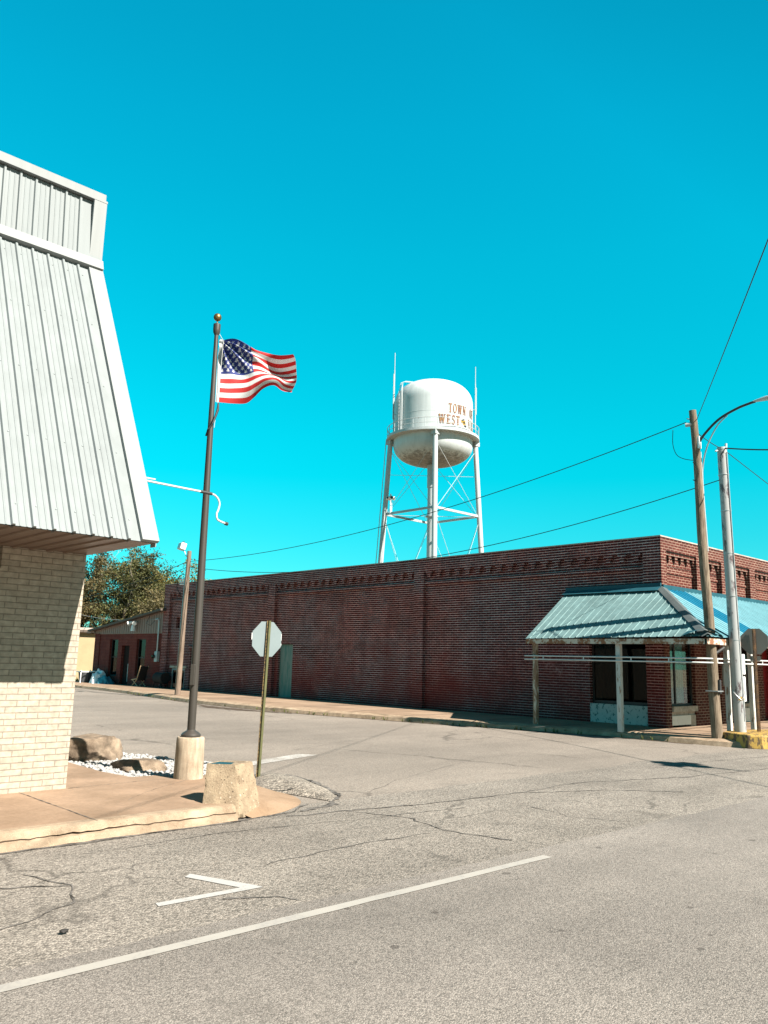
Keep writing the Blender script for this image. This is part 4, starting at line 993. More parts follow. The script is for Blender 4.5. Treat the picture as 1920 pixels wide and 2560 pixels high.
for i, (px_, py_, mm, w) in enumerate(((17.9, 13.06, 'brown_post', .055), (17.9, 10.62, 'white_post', .058), (19.0, 8.5, 'white_post', .05), (20.28, 8.5, 'white_post', .05), (23.3, 8.5, 'white_post', .05), (26.3, 8.5, 'white_post', .05))):
    MB().box(px_-w, px_+w, py_-w, py_+w, .14, EZ-.16).build('canopy_post', M[mm], bb, bevel=.006)
# double pipe rail on the canopy posts
m = MB()
for z in (1.88, 1.79):
    path = [V(17.81, 13.34, z), V(17.81, 11, z), V(17.81, 9.0, z)]+[V(17.81+.45*(1-math.cos(R(a))), 9.0-.55*math.sin(R(a)), z) for a in range(10, 91, 10)]+[V(20, 8.42, z), V(32, 8.42, z)]
    m.tube(path, .017, 8)
for p in ((17.81, 12.75), (17.81, 11.55), (17.81, 10.25), (17.81, 9.3), (18.4, 8.44), (19.35, 8.42), (20.8, 8.42), (21.6, 8.42)): m.tube([(p[0], p[1], 1.79), (p[0], p[1], 1.88)], .015, 6)
m.build('pipe_rail', M['rail'], bb, smooth=50)['label'] = 'double white pipe rail running round the canopy posts'

# ------------------------------------------------------------------ low gabled brick shed and its fittings
sh = thing('brick_shed', (24, 40, 0), 'low brick shed with taupe metal gable beside the long brick building', 'shed')
m = MB(); wall_x(m, 20.03, 36.66, 44.0, 0, 2.75, [(41.25, 42.2, .55, 2.45), (39.95, 40.8, .15, 2.12), (38.25, 39.2, .6, 2.45)], .25)
m.face([(20.03, 44.0, 0), (30, 44.0, 0), (30, 44.0, 2.75), (20.03, 44.0, 2.75)][::-1]); m.box(19.99, 20.05, 43.4, 44.0, 0, 2.75); m.build('wall', M['brick_shed'], sh)
m = MB(); m.face([(20.0, 36.66, 2.72), (20.0, 36.66, 3.80), (20.0, 44.2, 2.9), (20.0, 44.2, 2.72)]); m.face([(20.0, 36.66, 2.72), (20.0, 44.2, 2.72), (20.05, 44.2, 2.715), (20.05, 36.66, 2.715)])
y = 36.8
while y < 44.2:
    t = (y-36.66)/7.54; m.box(19.978, 19.999, y, y+.035, 2.73, lerp(3.78, 2.88, t)); y += .24
m.build('gable_siding', M['siding'], sh)
m = MB(); m.obox((24.8, 40.4, 3.375), (5.1, 0, 0), (0, 4.0, -.477), (0, .008, .05)); m.box(19.7, 19.9, 43.95, 44.5, 2.76, 2.82); m.build('roof', M['shed_roof'], sh)
for (a, b_, c, d), lb in (((41.25, 42.2, .55, 2.45), 'narrow shed window left of the door'), ((38.25, 39.2, .6, 2.45), 'narrow shed window right of the door')):
    w_ = MB(); w_.box(20.15, 20.2, a, a+.05, c, d); w_.box(20.15, 20.2, b_-.05, b_, c, d); w_.box(20.15, 20.2, a+.05, b_-.05, d-.05, d); w_.box(20.12, 20.2, a+.05, b_-.05, c, c+.06); w_.box(20.15, 20.2, a+.05, b_-.05, 1.5, 1.54)
    wn = w_.build('window', M['frame_dark'], sh); wn['label'] = lb; MB().box(20.17, 20.175, a+.05, b_-.05, c+.06, d-.05).build('pane', M['glass_dark'], wn); MB().box(20.3, 20.32, a-.1, b_+.1, c-.1, d+.1).build('backing', M['curtain'], wn)
dr = MB().box(20.18, 20.22, 39.95, 40.8, .1, 2.12).build('door', M['dark_door'], sh)
m = MB(); m.box(20.15, 20.18, 40.2, 40.25, .3, 1.2); m.tube([(20.14, 40.1, 1.15), (20.18, 40.1, 1.15)], .03, 8); m.build('handle', M['fit_grey'], dr)
fx_ = thing('flood_light', (19.95, 39.3, 3.2), 'white twin floodlight fixed high on the taupe gable', 'flood light')
m = MB(); m.tube([(20.0, 39.3, 3.25), (19.85, 39.3, 3.25)], .07, 12); m.build('base', M['fit_white'], fx_)
for sy, dz in ((.22, .04), (-.22, .06)):
    m = MB(); m.tube([(19.86, 39.3, 3.25), (19.8, 39.3+sy*.8, 3.25+dz)], .03, 8); m.tube([(19.84, 39.3+sy*.8, 3.3), (19.68, 39.3+sy*1.5, 3.22)], [.05, .11], 12); m.build('lamp_head', M['fit_white'], fx_)
m = MB(); m.tube([(19.88, 39.3, 3.2), (19.82, 39.3, 3.1), (19.82, 39.3, 2.85)], [.04, .1, .13], 12); m.build('lamp_shade', M['fit_white'], fx_)
em = thing('electric_meter', (19.97, 36.95, 1.6), 'grey electric meter box with conduit on the shed wall', 'electric meter')
MB().box(19.88, 20.03, 36.78, 37.05, 1.35, 1.85).build('box', M['fit_grey'], em, bevel=.01); m = MB(); m.tube([(19.94, 36.9, 1.85), (19.94, 36.9, 3.3), (19.9, 36.95, 3.42), (19.86, 37.1, 3.38)], .035, 8); m.build('conduit', M['galv'], em)
m = MB(); m.tube([(19.88, 37.05, 1.6), (19.76, 37.05, 1.6)], .09, 12); m.build('meter', M['glass_dark'], em)
m = MB(); m.tube([(19.86, 37.1, 3.38), (19.8, 37.5, 3.1), (19.8, 37.9, 3.2), (19.9, 37.7, 3.75)], .012, 5); m.build('cable', M['wire'], em)

tb = thing('tan_building', (26, 56, 0), 'small tan rendered building behind the shed at the left', 'building')
MB().box(19.5, 32, 52, 62, 0, 3.15).build('wall', M['tan_stucco'], tb); m = MB(); m.box(19.3, 32.2, 51.7, 62.2, 3.15, 3.3); m.build('roof', M['cap'], tb); m = MB(); m.box(19.3, 32.2, 51.66, 51.7, 3.0, 3.15); m.build('fascia', M['shed_roof'], tb)

# things left on the pavement by the shed
tc = thing('trash_can', (19.4, 43.5, .15), 'dark grey trash can in a pale rack against the tan wall', 'trash can')
m = MB(); m.lathe([(.0, .15), (.30, .16), (.36, .66), (.38, .67), (.36, .70), (0, .71)], (19.4, 43.5, 0), 20); m.build('can', M['bin'], tc, smooth=40)
m = MB()
for sx in (-.5, .5):
    for sy in (-.55, .55): m.box(19.4+sx-.02, 19.4+sx+.02, 43.5+sy-.02, 43.5+sy+.02, .15, .80)
m.box(18.88, 18.92, 42.93, 44.07, .70, .75); m.box(19.88, 19.92, 42.93, 44.07, .70, .75); m.box(18.9, 19.9, 42.93, 42.97, .70, .75); m.build('rack', M['fit_white'], tc)
th_ = thing('tarp_heap', (19.4, 42.0, .15), 'crumpled white and blue tarp heap at the shed corner', 'tarp')
def heap(c, sx, sy, h, seed, lean=0):
    m = MB(); n_ = 28; 
    def q(i, j):
        u, v = i/n_*2-1, j/n_*2-1; r = min(1, math.hypot(u, v)); z = h*(1-r**2)**.7 if r < 1 else 0
        z *= 1+.5*noise.noise(Vector((u*2.5, v*2.5, seed))); k = noise.noise_vector(Vector((u*4, v*4, seed)))*.08
        return (c[0]+u*sx+k.x, c[1]+v*sy+k.y+lean*z, c[2]+max(0, z))
    for i in range(n_):
        for j in range(n_): m.face([q(i, j), q(i+1, j), q(i+1, j+1), q(i, j+1)])
    return m
heap((19.6, 42.25, .15), .45, .55, .62, 3, .2).build('sheet', M['tarp_white'], th_, smooth=60); heap((19.6, 41.5, .15), .42, .62, .36, 8, .3).build('blue_sheet', M['tarp_blue'], th_, smooth=60)
ch = thing('lounge_chair', (19.62, 37.9, .15), 'tilted tan and black lounge chair by the shed window', 'chair')
m = MB(); m.obox((19.62, 37.95, .5), (.20, 0, 0), (0, .28, -.05), (0, .01, .03)); m.build('seat', M['black'], ch)
m = MB(); m.obox((19.62, 37.55, .78), (.20, 0, 0), (0, -.12, .33), (0, .03, .012)); m.build('backrest', M['black'], ch)
for sx in (-.21, .21):
    m = MB(); m.tube([(19.62+sx, 38.25, .46), (19.62+sx, 37.7, .52), (19.62+sx, 37.42, 1.14)], .025, 8); m.tube([(19.62+sx, 38.15, .46), (19.62+sx, 37.6, .16)], .02, 8); m.tube([(19.62+sx, 37.68, .5), (19.62+sx, 38.2, .16)], .02, 8); m.build('side_frame', M['chair_tan'], ch)
gr = thing('kettle_grill', (19.74, 35.95, .15), 'black barrel grill standing in shade at the shed end', 'grill')
m = MB(); m.tube([(19.74, 35.55, .62), (19.74, 36.35, .62)], [.26, .26], 16); m.build('barrel', M['black'], gr, smooth=40)
for sx in (-.15, .15):
    for sy in (35.65, 36.25): MB().tube([(19.74+sx, sy, .5), (19.74+sx*1.5, sy, .15)], .02, 6).build('leg', M['black'], gr)

# ------------------------------------------------------------------ poles, lamps and wires
up_ = thing('utility_pole', (18.42, 8.52, 0), 'weathered wooden utility pole leaning beside the yellow kerb island', 'utility pole')
PB, PT = V(18.42, 8.52, -.1), V(17.86, 8.50, 7.58)
def onp(z): return PB.lerp(PT, (z-PB.z)/(PT.z-PB.z))
m = MB(); pts = []; rads = []
for i in range(25):
    z = lerp(-.1, 7.58, i/24); p = onp(z)+V(.012*math.sin(z*1.3), .012*math.sin(z*1.7), 0); pts.append(p); rads.append(lerp(.125, .082, i/24)+.004*noise.noise(Vector((z*2, 0, 0))))
m.tube(pts, rads, 20); m.build('post', M['pole_wood'], up_, smooth=50)
for z, a in ((7.35, 2.6), (5.9, 2.9), (4.4, 3.0), (6.3, 3.1)):
    p = onp(z); MB().tube([p, p+V(math.cos(a)*.17, math.sin(a)*.17, .02)], .011, 6).build('step_bolt', M['frame_dark'], up_)
p = onp(2.0); MB().tube([p+V(.05, -.08, 0), p+V(.22, -.2, .13)], .035, 8).build('bracket_stub', M['frame_dark'], up_)
m = MB(); p = onp(1.25); m.box(p.x-.02, p.x+.06, p.y-.15, p.y-.08, 1.12, 1.42); m.build('tag_plate', M['frame_dark'], up_)
m = MB(); p = onp(1.2); m.obox(p+V(-.02, -.02, -.03), (.14, 0, 0), (0, .14, 0), (0, 0, .012)); m.build('strap', M['galv'], up_)
m = MB(); p = onp(7.2); m.tube([p+V(-.02, -.02, .05), p+V(-.10, .16, .04)], .05, 8); m.build('insulator', M['fit_grey'], up_)
m = MB(); p = onp(6.1); m.tube([onp(4.3)+V(.09, -.06, 0), onp(5.4)+V(.085, -.06, 0), onp(6.6)+V(.08, -.07, 0)], .022, 8); m.build('conduit', M['fit_grey'], up_)
stl = thing('street_lamp', tuple(onp(6.9)), 'street lamp on a curved dark arm at the top of the wooden utility pole', 'street lamp')
m = MB(); a0 = onp(6.75); arm = smooth_path([(a0.x+.02, a0.y-.05, 6.75), (17.96, 8.30, 6.98), (17.98, 7.95, 7.28), (18.0, 7.55, 7.45), (18.0, 7.25, 7.515), (18.0, 7.12, 7.53)], 6); m.tube(arm, .028, 10); m.build('arm', M['frame_dark'], stl, smooth=50)
m = MB(); br = smooth_path([(onp(5.7).x+.1, onp(5.7).y-.05, 5.75), (onp(6.2).x+.10, onp(6.2).y-.1, 6.3), (17.97, 8.22, 6.75), (17.98, 7.98, 7.15), (17.99, 7.75, 7.34)], 6); m.tube(br, .016, 8); m.build('brace', M['galv'], stl, smooth=50)
m = MB(); m.obox(onp(6.8)+V(0, -.1, 0), (.05, 0, 0), (0, .02, 0), (0, 0, .14)); m.build('bracket', M['fit_white'], stl)
m = MB(); m.lathe([(0, 0)], (0, 0, 0), 3) if False else None
ns = 14; prof = [(0, .03, .03), (.12, .075, .04), (.30, .12, .06), (.52, .14, .065), (.70, .11, .05), (.80, .03, .02)]; rings = []
for s_, w, h in prof: rings.append([V(18.0+w*math.cos(2*math.pi*k/ns), 7.16-s_, 7.535+(h*.9 if math.sin(2*math.pi*k/ns) > 0 else h*.5)*math.sin(2*math.pi*k/ns)+.03*s_) for k in range(ns)])
for i in range(len(rings)-1):
    for k in range(ns): m.face([rings[i][k], rings[i][(k+1) % ns], rings[i+1][(k+1) % ns], rings[i+1][k]])
m.face(rings[0][::-1]); m.face(rings[-1]); hdl = m.build('lamp_head', M['fit_grey'], stl, smooth=50)
m = MB(); m.lathe([(0, -.10), (.06, -.09), (.10, -.05), (.115, 0), (0, .0)], (18.0, 6.73, 7.52), 20); m.build('lens', M['lens'], hdl, smooth=50)
m = MB(); m.tube([(18.0, 6.80, 7.585), (18.0, 6.80, 7.66)], .035, 10); m.build('photocell', M['frame_dark'], hdl)

sp = thing('steel_pole', (18.85, 8.2, .25), 'silver painted steel span wire pole with rusty patches on the yellow island', 'steel pole')
SB, ST = V(18.86, 8.2, .2), V(18.68, 8.22, 6.80)
m = MB(); m.tube([SB.lerp(ST, t) for t in (0, .2, .5, .8, 1)], [.128, .125, .118, .112, .108], 28); m.build('post', M['silver'], sp, smooth=50)
m = MB(); m.tube([SB.lerp(ST, t)+V(-.03, -.125, 0) for t in (.05, .3, .6, .98)], .012, 8)
for t in (.32, .47, .62, .77, .9): c = SB.lerp(ST, t); m.tube([c+V(0, 0, -.006), c+V(0, 0, .006)], .128 if t < .5 else .122, 24)
m.build('conduit', M['galv'], sp, smooth=50)
m = MB(); c = SB.lerp(ST, .995); m.tube([c+V(0, 0, -.02), c+V(0, 0, .03)], .115, 24); m.tube([c+V(-.10, .05, -.05), c+V(-.17, .08, -.07)], .02, 8); m.tube([c+V(.02, -.09, 0), c+V(.03, -.09, .12)], .03, 8); m.build('pole_cap', M['fit_grey'], sp)
m = MB(); c = V(18.84, 8.2, 1.02); m.tube([c+V(.125*math.cos(R(a))*1.05-.02, .125*math.sin(R(a))*1.05-.02, -.03+abs(a-225)/450) for a in range(120, 331, 15)], .011, 6); m.build('loose_cable', M['galv'], sp)
m = MB(); m.tube([V(18.84, 8.2, .98), V(18.84, 8.2, 1.06)], .127, 28); m.build('yellow_band', M['yellow'], sp)
m = MB(); m.box(18.93, 19.05, 8.1, 8.24, 1.55, 2.0); m.box(18.94, 19.03, 8.1, 8.24, .95, 1.5); m.build('control_box', M['fit_white'], sp, bevel=.008)

isl = [(18.42, 8.42), (18.13, 7.74), (18.28, 7.50), (18.6, 7.36), (19.6, 7.15), (20.3, 7.4), (20.2, 8.2), (19.3, 8.62)]
m = MB().prism(isl, -.02, .29); o = m.build('kerb_island', M['yellow'], bevel=.035); tag(o, 'chunky worn yellow concrete kerb island around the steel pole', 'kerb island')

lp = thing('floodlight_pole', (16.9, 29.4, .1), 'grey wooden pole with floodlight on top beside the far end of the brick wall', 'utility pole')
LB, LT = V(16.95, 29.5, .05), V(17.10, 29.56, 5.86)
m = MB(); m.tube([LB.lerp(LT, i/8) for i in range(9)], [lerp(.115, .085, i/8) for i in range(9)], 16); m.build('post', M['pole_wood_far'], lp, smooth=50)
m = MB(); m.tube([LT+V(0, 0, -.25), LT+V(-.03, .18, -.2), LT+V(-.05, .3, .0), LT+V(-.06, .42, .05)], .02, 8); m.build('arm', M['galv'], lp)
m = MB(); m.obox(LT+V(-.08, .48, .22), (.10, -.03, -.03), (.03, .19, .0), (.03, -.01, .13)); fh = m.build('flood_lamp', M['fit_white'], lp, bevel=.02); m = MB(); m.obox(LT+V(-.19, .51, .25), (.004, -.001, -.001), (.028, .165, .0), (.028, -.008, .11)); m.build('lens', M['lens'], fh); m = MB(); m.tube([LT+V(-.06, .42, .34), LT+V(-.06, .42, .42)], .05, 8); m.build('photocell', M['frame_dark'], fh)
m = MB(); m.tube([LB.lerp(LT, .1)+V(0, .16, 0), LB.lerp(LT, .78)+V(0, .15, 0), LB.lerp(LT, .8)+V(0, .17, .1)], .035, 8); m.build('conduit', M['galv'], lp)
m = MB()
for dz in (0, -.1, -.2): m.tube([V(17.08, 29.7, 4.72+dz), V(17.02, 30.0, 4.72+dz)], .03, 8)
m.build('insulator', M['fit_white'], lp); m = MB(); m.tube([V(17.0, 29.75, 4.95), V(17.0, 30.15, 4.8), V(17.0, 30.2, 4.4), V(17.0, 29.9, 4.1), V(17.0, 29.75, 4.15)], .015, 6); m.build('drip_loop', M['wire'], lp)

def wire(p, q, sag, label, r=.012, mat_='wire', pts=None, group='overhead wires'):
    p, q = Vector(p), Vector(q); n_ = 40; P = [p.lerp(q, i/n_)+V(0, 0, -4*sag*(i/n_)*(1-i/n_)) for i in range(n_+1)] if pts is None else pts
    m = MB(); m.tube(P, r, 5); o = m.build('power_line', M[mat_]); return tag(o, label, 'power line', group)
wire(onp(7.3)+V(-.1, .14, 0), (17.1, 29.62, 5.44), .62, 'upper sagging wire from the wooden utility pole to the floodlight pole', .011)
wire(SB.lerp(ST, .88)+V(-.12, .05, 0), (17.1, 29.60, 5.22), .95, 'lower sagging wire from the silver pole to the floodlight pole', .011)
wire(onp(7.35)+V(.07, -.04, 0), (-3.2, -4.3, 6.75), .12, 'twisted wire rising from the utility pole top to the upper right corner', .008)
wire(onp(7.1)+V(.06, 0, 0), ST+V(-.05, 0, -.03), .03, 'short slack wire between the utility pole and the silver pole', .009)
wire(ST+V(.05, -.08, -.1), (46.5, 10.54, 4.95), .12, 'thin wire dropping right from the silver pole top', .009)
pr_ = [V(18.68, 8.2, 6.79).lerp(V(14.75, 1.65, 6.79), t)+V(0, 0, -2.35*t+1.1*t*t) for t in [i/30 for i in range(31)]]+[V(14.75, 1.65, 5.54).lerp(V(4, -19, 8), t)+V(0, 0, -1.2*4*t*(1-t)*.3) for t in [i/20 for i in range(1, 21)]]
wire(None or (0, 0, 0), (0, 0, 1), 0, 'thick span wire running right from the top of the silver pole', .016, 'wire', pr_)
wire((17.08, 29.6, 5.44), (21.5, 62, 5.2), .7, 'upper wire from the floodlight pole towards the trees', .012)
wire((17.08, 29.6, 5.22), (21.0, 62, 4.2), .7, 'lower wire from the floodlight pole towards the trees', .012)
wire((19.86, 37.1, 3.38), (28, 75, 7.0), .8, 'pale service wire sagging across the trees to the shed', .012, 'wire_pale')
wire((17.98, 8.3, 7.0), onp(5.2)+V(-.08, .05, 0), 0, 'loose looped jumper wire left of the utility pole', .008, 'wire', smooth_path([V(17.85, 9.0, 7.2), V(17.86, 9.02, 6.85), V(17.88, 8.95, 6.6), V(17.92, 8.8, 6.48), V(17.97, 8.6, 6.42)], 6))
# unseen beacon above the junction, assumed and added to cast the road shadow
hb = thing('assumed_beacon', (14.75, 1.65, 5.2), 'unseen, assumed four-way warning beacon hung on the span wire over the junction', 'traffic beacon')
MB().box(14.55, 14.95, 1.45, 1.85, 4.9, 5.35).build('body', M['yellow'], hb, bevel=.02)
for dx, dy in ((1, 0), (-1, 0), (0, 1), (0, -1)):
    MB().tube([(14.75+dx*.2, 1.65+dy*.2, 5.12), (14.75+dx*.42, 1.65+dy*.42, 5.10)], .14, 16).build('visor', M['frame_dark'], hb)
MB().tube([(14.75, 1.65, 5.35), (14.75, 1.65, 5.56)], .03, 8).build('hanger', M['galv'], hb)
sgn = MB(); sgn.box(14.73, 14.77, 1.1, 2.2, 4.55, 4.9); sgn.build('sign_panel', M['sign_white'], hb)

# ------------------------------------------------------------------ water tower
TX, TY = 58.0, 54.55
wt_ = thing('water_tower', (TX, TY, 0), 'tall white water tower with gold town lettering on four legs', 'water tower')
Rt = 3.95; ZC0, ZC1 = 22.9, 26.7
prof = [(Rt*math.sin(t)**.8, 22.9-2.05*math.cos(t)**.85) for t in [R(90*i/24) for i in range(25)]]
prof += [(Rt, 23.5), (Rt, 24.6), (Rt, 25.7), (Rt, 26.9)]+[(Rt*math.cos(t)**.72, 26.9+2.45*math.sin(t)**.92) for t in [R(90*i/24) for i in range(1, 24)]]+[(0, 29.35)]
tk = MB(); tk.lathe(prof, (TX, TY, 0), 96); tk.lathe([(Rt+.006, 25.35), (Rt+.012, 25.37), (Rt+.012, 25.39), (Rt+.006, 25.41)], (TX, TY, 0), 96); tank = tk.build('tank', M['tank'], wt_, smooth=40)
dv = Vector((TX, TY)).normalized(); pv = Vector((dv.y, -dv.x))
CA = math.atan2(-dv.y, -dv.x)          # angle facing the camera
# lettering: serif capitals as strokes, wrapped round the shell
def ring_letters(txt, a0, z0, h, xs=.70, gapf=.12):
    m = MB(); a = a0
    def quad(P):
        m.face([(TX+(Rt+.045)*math.cos(CA+a+x*h*xs/Rt), TY+(Rt+.045)*math.sin(CA+a+x*h*xs/Rt), z0+y*h) for x, y in P])
    def vst(x0, x1, y0=0, y1=1): quad([(x0, y0), (x1, y0), (x1, y1), (x0, y1)])
    def line(x0, y0, x1, y1, w): quad([(x0-w/2, y0), (x0+w/2, y0), (x1+w/2, y1), (x1-w/2, y1)])
    def arc(cx, cy, rx, ry, t0, t1, wx, wy, n_=14):
        for i in range(n_):
            a_, b_ = R(lerp(t0, t1, i/n_)), R(lerp(t0, t1, (i+1)/n_))
            quad([(cx+rx*math.cos(a_), cy+ry*math.sin(a_)), (cx+rx*math.cos(b_), cy+ry*math.sin(b_)), (cx+(rx-wx)*math.cos(b_), cy+(ry-wy)*math.sin(b_)), (cx+(rx-wx)*math.cos(a_), cy+(ry-wy)*math.sin(a_))])
    sf = .10
    for ch in txt:
        if ch == 'T':
            w = .82; vst(.27, .55, 0); vst(.0, .82, 1-sf, 1); vst(0, .07, .74, 1); vst(.75, .82, .74, 1); vst(.2, .62, 0, sf)
        elif ch == 'O':
            w = .9; arc(.45, .5, .45, .53, 0, 360, .25, .10, 28)
        elif ch == 'W':
            w = 1.22; line(.14, 1, .38, 0, .28); line(.38, 0, .62, .95, .12); line(.60, 1, .84, 0, .28); line(.84, 0, 1.08, 1, .12)
            for c in (.14, .60, 1.08): vst(c-.16, c+.16, 1-sf, 1)
        elif ch == 'N':
            w = .95; vst(.1, .22); vst(.73, .85); line(.17, 1, .78, 0, .28); vst(0, .32, 0, sf); vst(0, .24, 1-sf, 1); vst(.62, .95, 1-sf, 1)
        elif ch == 'F':
            w = .72; vst(.08, .34); vst(0, .72, 1-sf, 1); vst(.65, .72, .74, 1); vst(.3, .55, .47, .54); vst(.5, .57, .38, .63); vst(0, .42, 0, sf)
        elif ch == 'E':
            w = .76; vst(.08, .34); vst(0, .72, 1-sf, 1); vst(.65, .72, .76, 1); vst(.3, .55, .47, .54); vst(.5, .57, .38, .63); vst(0, .76, 0, sf); vst(.69, .76, 0, .26)
        elif ch == 'S':
            w = .66; arc(.33, .745, .31, .28, 20, 270, .22, .11); arc(.33, .255, .31, .29, -160, 90, .22, .11); vst(.55, .62, .7, 1); vst(.02, .09, 0, .3)
        elif ch == 'V':
            w = .92; line(.14, 1, .46, 0, .2); line(.46, 0, .78, 1, .08); vst(0, .32, 1-sf, 1); vst(.64, .92, 1-sf, 1)
        elif ch == 'I':
            w = .42; vst(.11, .31); vst(0, .42, 0, sf); vst(0, .42, 1-sf, 1)
        elif ch == 'L':
            w = .74; vst(.08, .34); vst(0, .42, 1-sf, 1); vst(0, .74, 0, sf); vst(.67, .74, 0, .28)
        else: w = .45
        a += (w+gapf+.06)*h*xs/Rt
    return m, a
lines = [MB(), MB()]
for txt, a0, z0, h, xs in (('TOWN', R(21.5), 25.25, .92, .52), ('OF', R(62.5), 25.25, .92, .52), ('WEST', R(7.5), 24.1, .92, .61), ('VIL', R(58), 24.1, .92, .61)):
    mm, aend = ring_letters(txt, a0, z0, h, xs); lines[z0 < 25].mesh(mm.v, mm.f)
for l_, tx in zip(lines, ('gold capitals TOWN OF on the tank', 'gold capitals WEST VIL on the tank')): l_.build('lettering', M['letter'], tank)['label'] = tx
m = MB(); m2 = MB()
def tq(mb, a, z, rx, rz, off=.035, n_=12):
    mb.face([(TX+(Rt+off)*math.cos(CA+a+rx*math.cos(2*math.pi*k/n_)/Rt), TY+(Rt+off)*math.sin(CA+a+rx*math.cos(2*math.pi*k/n_)/Rt), z+rz*math.sin(2*math.pi*k/n_)) for k in range(n_)])
tq(m, R(47), 24.62, .34, .20); tq(m, R(49.5), 24.36, .22, .13); tq(m2, R(45.5), 24.72, .16, .10, .045); tq(m2, R(49), 24.50, .20, .08, .045); tq(m2, R(51.5), 24.22, .18, .12, .045); tq(m2, R(48), 24.82, .10, .10, .045)
em_ = m.build('emblem', M['emblem_gold'], tank); m2.build('emblem_detail', M['black'], em_)
# balcony, railing
m = MB(); m.lathe([(Rt+.0, 23.32), (4.62, 23.32), (4.62, 23.46), (Rt+.0, 23.46)], (TX, TY, 0), 96); m.lathe([(4.60, 23.46), (4.60, 23.58), (4.58, 23.58), (4.58, 23.46)], (TX, TY, 0), 96); bal = m.build('balcony', M['tower_leg'], wt_, smooth=30)
m = MB()
for k in range(24):
    t = 2*math.pi*k/24+.06; c, s_ = math.cos(t), math.sin(t); m.tube([(TX+4.57*c, TY+4.57*s_, 23.46), (TX+4.57*c, TY+4.57*s_, 24.5)], .028, 5)
for z, r_ in ((24.5, .03), (24.0, .022)):
    m.tube([(TX+4.57*math.cos(2*math.pi*k/72), TY+4.57*math.sin(2*math.pi*k/72), z) for k in range(73)], r_, 6)
m.build('railing', M['tower_leg'], bal)
legang = CA+R(3)
def legp(k, z): 
    t = legang+k*math.pi/2; r_ = lerp(4.22, 5.55, (23.3-z)/23.3); return V(TX+r_*math.cos(t), TY+r_*math.sin(t), z)
for k in range(4):
    m = MB(); m.tube([legp(k, 0), legp(k, 12), legp(k, 23.1)], [.27, .255, .245], 18); m.obox(legp(k, 23.0)+V(0, 0, .1), V(.30, 0, 0), V(0, .30, 0), V(0, 0, .22)); m.build('leg', M['tower_leg'], wt_, smooth=40)
ZST = 15.75
for k in range(4):
    m = MB(); a, b_ = legp(k, ZST), legp(k+1, ZST); m.bar(a, b_, .16, .05); m.bar(a+V(0, 0, .1), b_+V(0, 0, .1), .05, .20); m.build('strut', M['tower_leg'], wt_)
    for z0, z1, nm in ((ZST-.2, 22.4, 'rod'), (1.0, ZST-.3, 'rod')):
        MB().tube([legp(k, z0), legp(k+1, z1)], .02, 5).build(nm, M['tower_leg'], wt_); MB().tube([legp(k+1, z0), legp(k, z1)], .02, 5).build(nm, M['tower_leg'], wt_)
for k in range(2): MB().tube([legp(k, ZST+.0), legp(k+2, ZST)], .022, 5).build('rod', M['tower_leg'], wt_); MB().tube([legp(k, 19.8), legp(k+2, 19.8)], .02, 5).build('rod', M['tower_leg'], wt_)
m = MB(); m.tube([(TX, TY, 0), (TX, TY, 18.6)], .46, 24); m.tube([(TX, TY, 18.6), (TX, TY, 21.0)], .52, 24); m.tube([(TX, TY, ZST-.1), (TX, TY, ZST+.05)], .62, 24); m.build('riser_pipe', M['tower_leg'], wt_, smooth=40)
# left leg: index whose point lies towards -pv
kl = max(range(4), key=lambda k: -(legp(k, 10).xy-Vector((TX, TY))).dot(pv))
out = (legp(kl, 10).xy-Vector((TX, TY))).normalized(); tn = Vector((-out.y, out.x))
m = MB()
for sg in (-.2, .2): m.tube([legp(kl, 0)+V(*(out*.5+tn*sg), 0), legp(kl, 12)+V(*(out*.45+tn*sg), 0), legp(kl, 23.4)+V(*(out*.45+tn*sg), 0)], .035, 5)
z = .5
while z < 23.3: p = legp(kl, z); m.tube([p+V(*(out*.46+tn*-.2), 0), p+V(*(out*.46+tn*.2), 0)], .018, 4); z += .4
m.build('ladder', M['tower_leg'], wt_)
def shell(a, z, off): return V(TX+(Rt+off)*math.cos(CA+a), TY+(Rt+off)*math.sin(CA+a), z)
m = MB()
for da in (-.035, .035):
    A_ = R(-50)+da; m.tube([shell(A_, 23.5, .3), shell(A_, 27.6, .3), shell(A_, 28.55, .1), shell(A_, 28.75, -.3), shell(A_, 28.95, -1.6)], .035, 5)
z = 23.7
while z < 28.4: m.tube([shell(R(-50)-.035, z, .3), shell(R(-50)+.035, z, .3)], .02, 4); z += .35
m.build('ladder', M['tower_leg'], wt_)
for a_, zt, zb in ((R(-68), 32.0, 23.6), (R(84), 31.0, 24.5)):
    m = MB(); m.tube([shell(a_, zb, .25), shell(a_, zt-1.8, .25)], .05, 6); m.tube([shell(a_, zt-3.5, .25), shell(a_, zt, .25)], .035, 6); m.tube([shell(a_, zb+1.5, .33), shell(a_, zt-2.2, .33)], .045, 6); m.tube([shell(a_, zb+2, .0), shell(a_, zb+2, .3)], .03, 5); m.build('antenna', M['tower_leg'], wt_)
m = MB(); m.tube([shell(R(-48), 23.5, .15), shell(R(-48), 28.4, .15)], .05, 6); m.tube([shell(R(-56), 23.5, .12), shell(R(-57), 27.8, .12)], .03, 5); m.build('cable_conduit', M['tower_leg'], wt_)
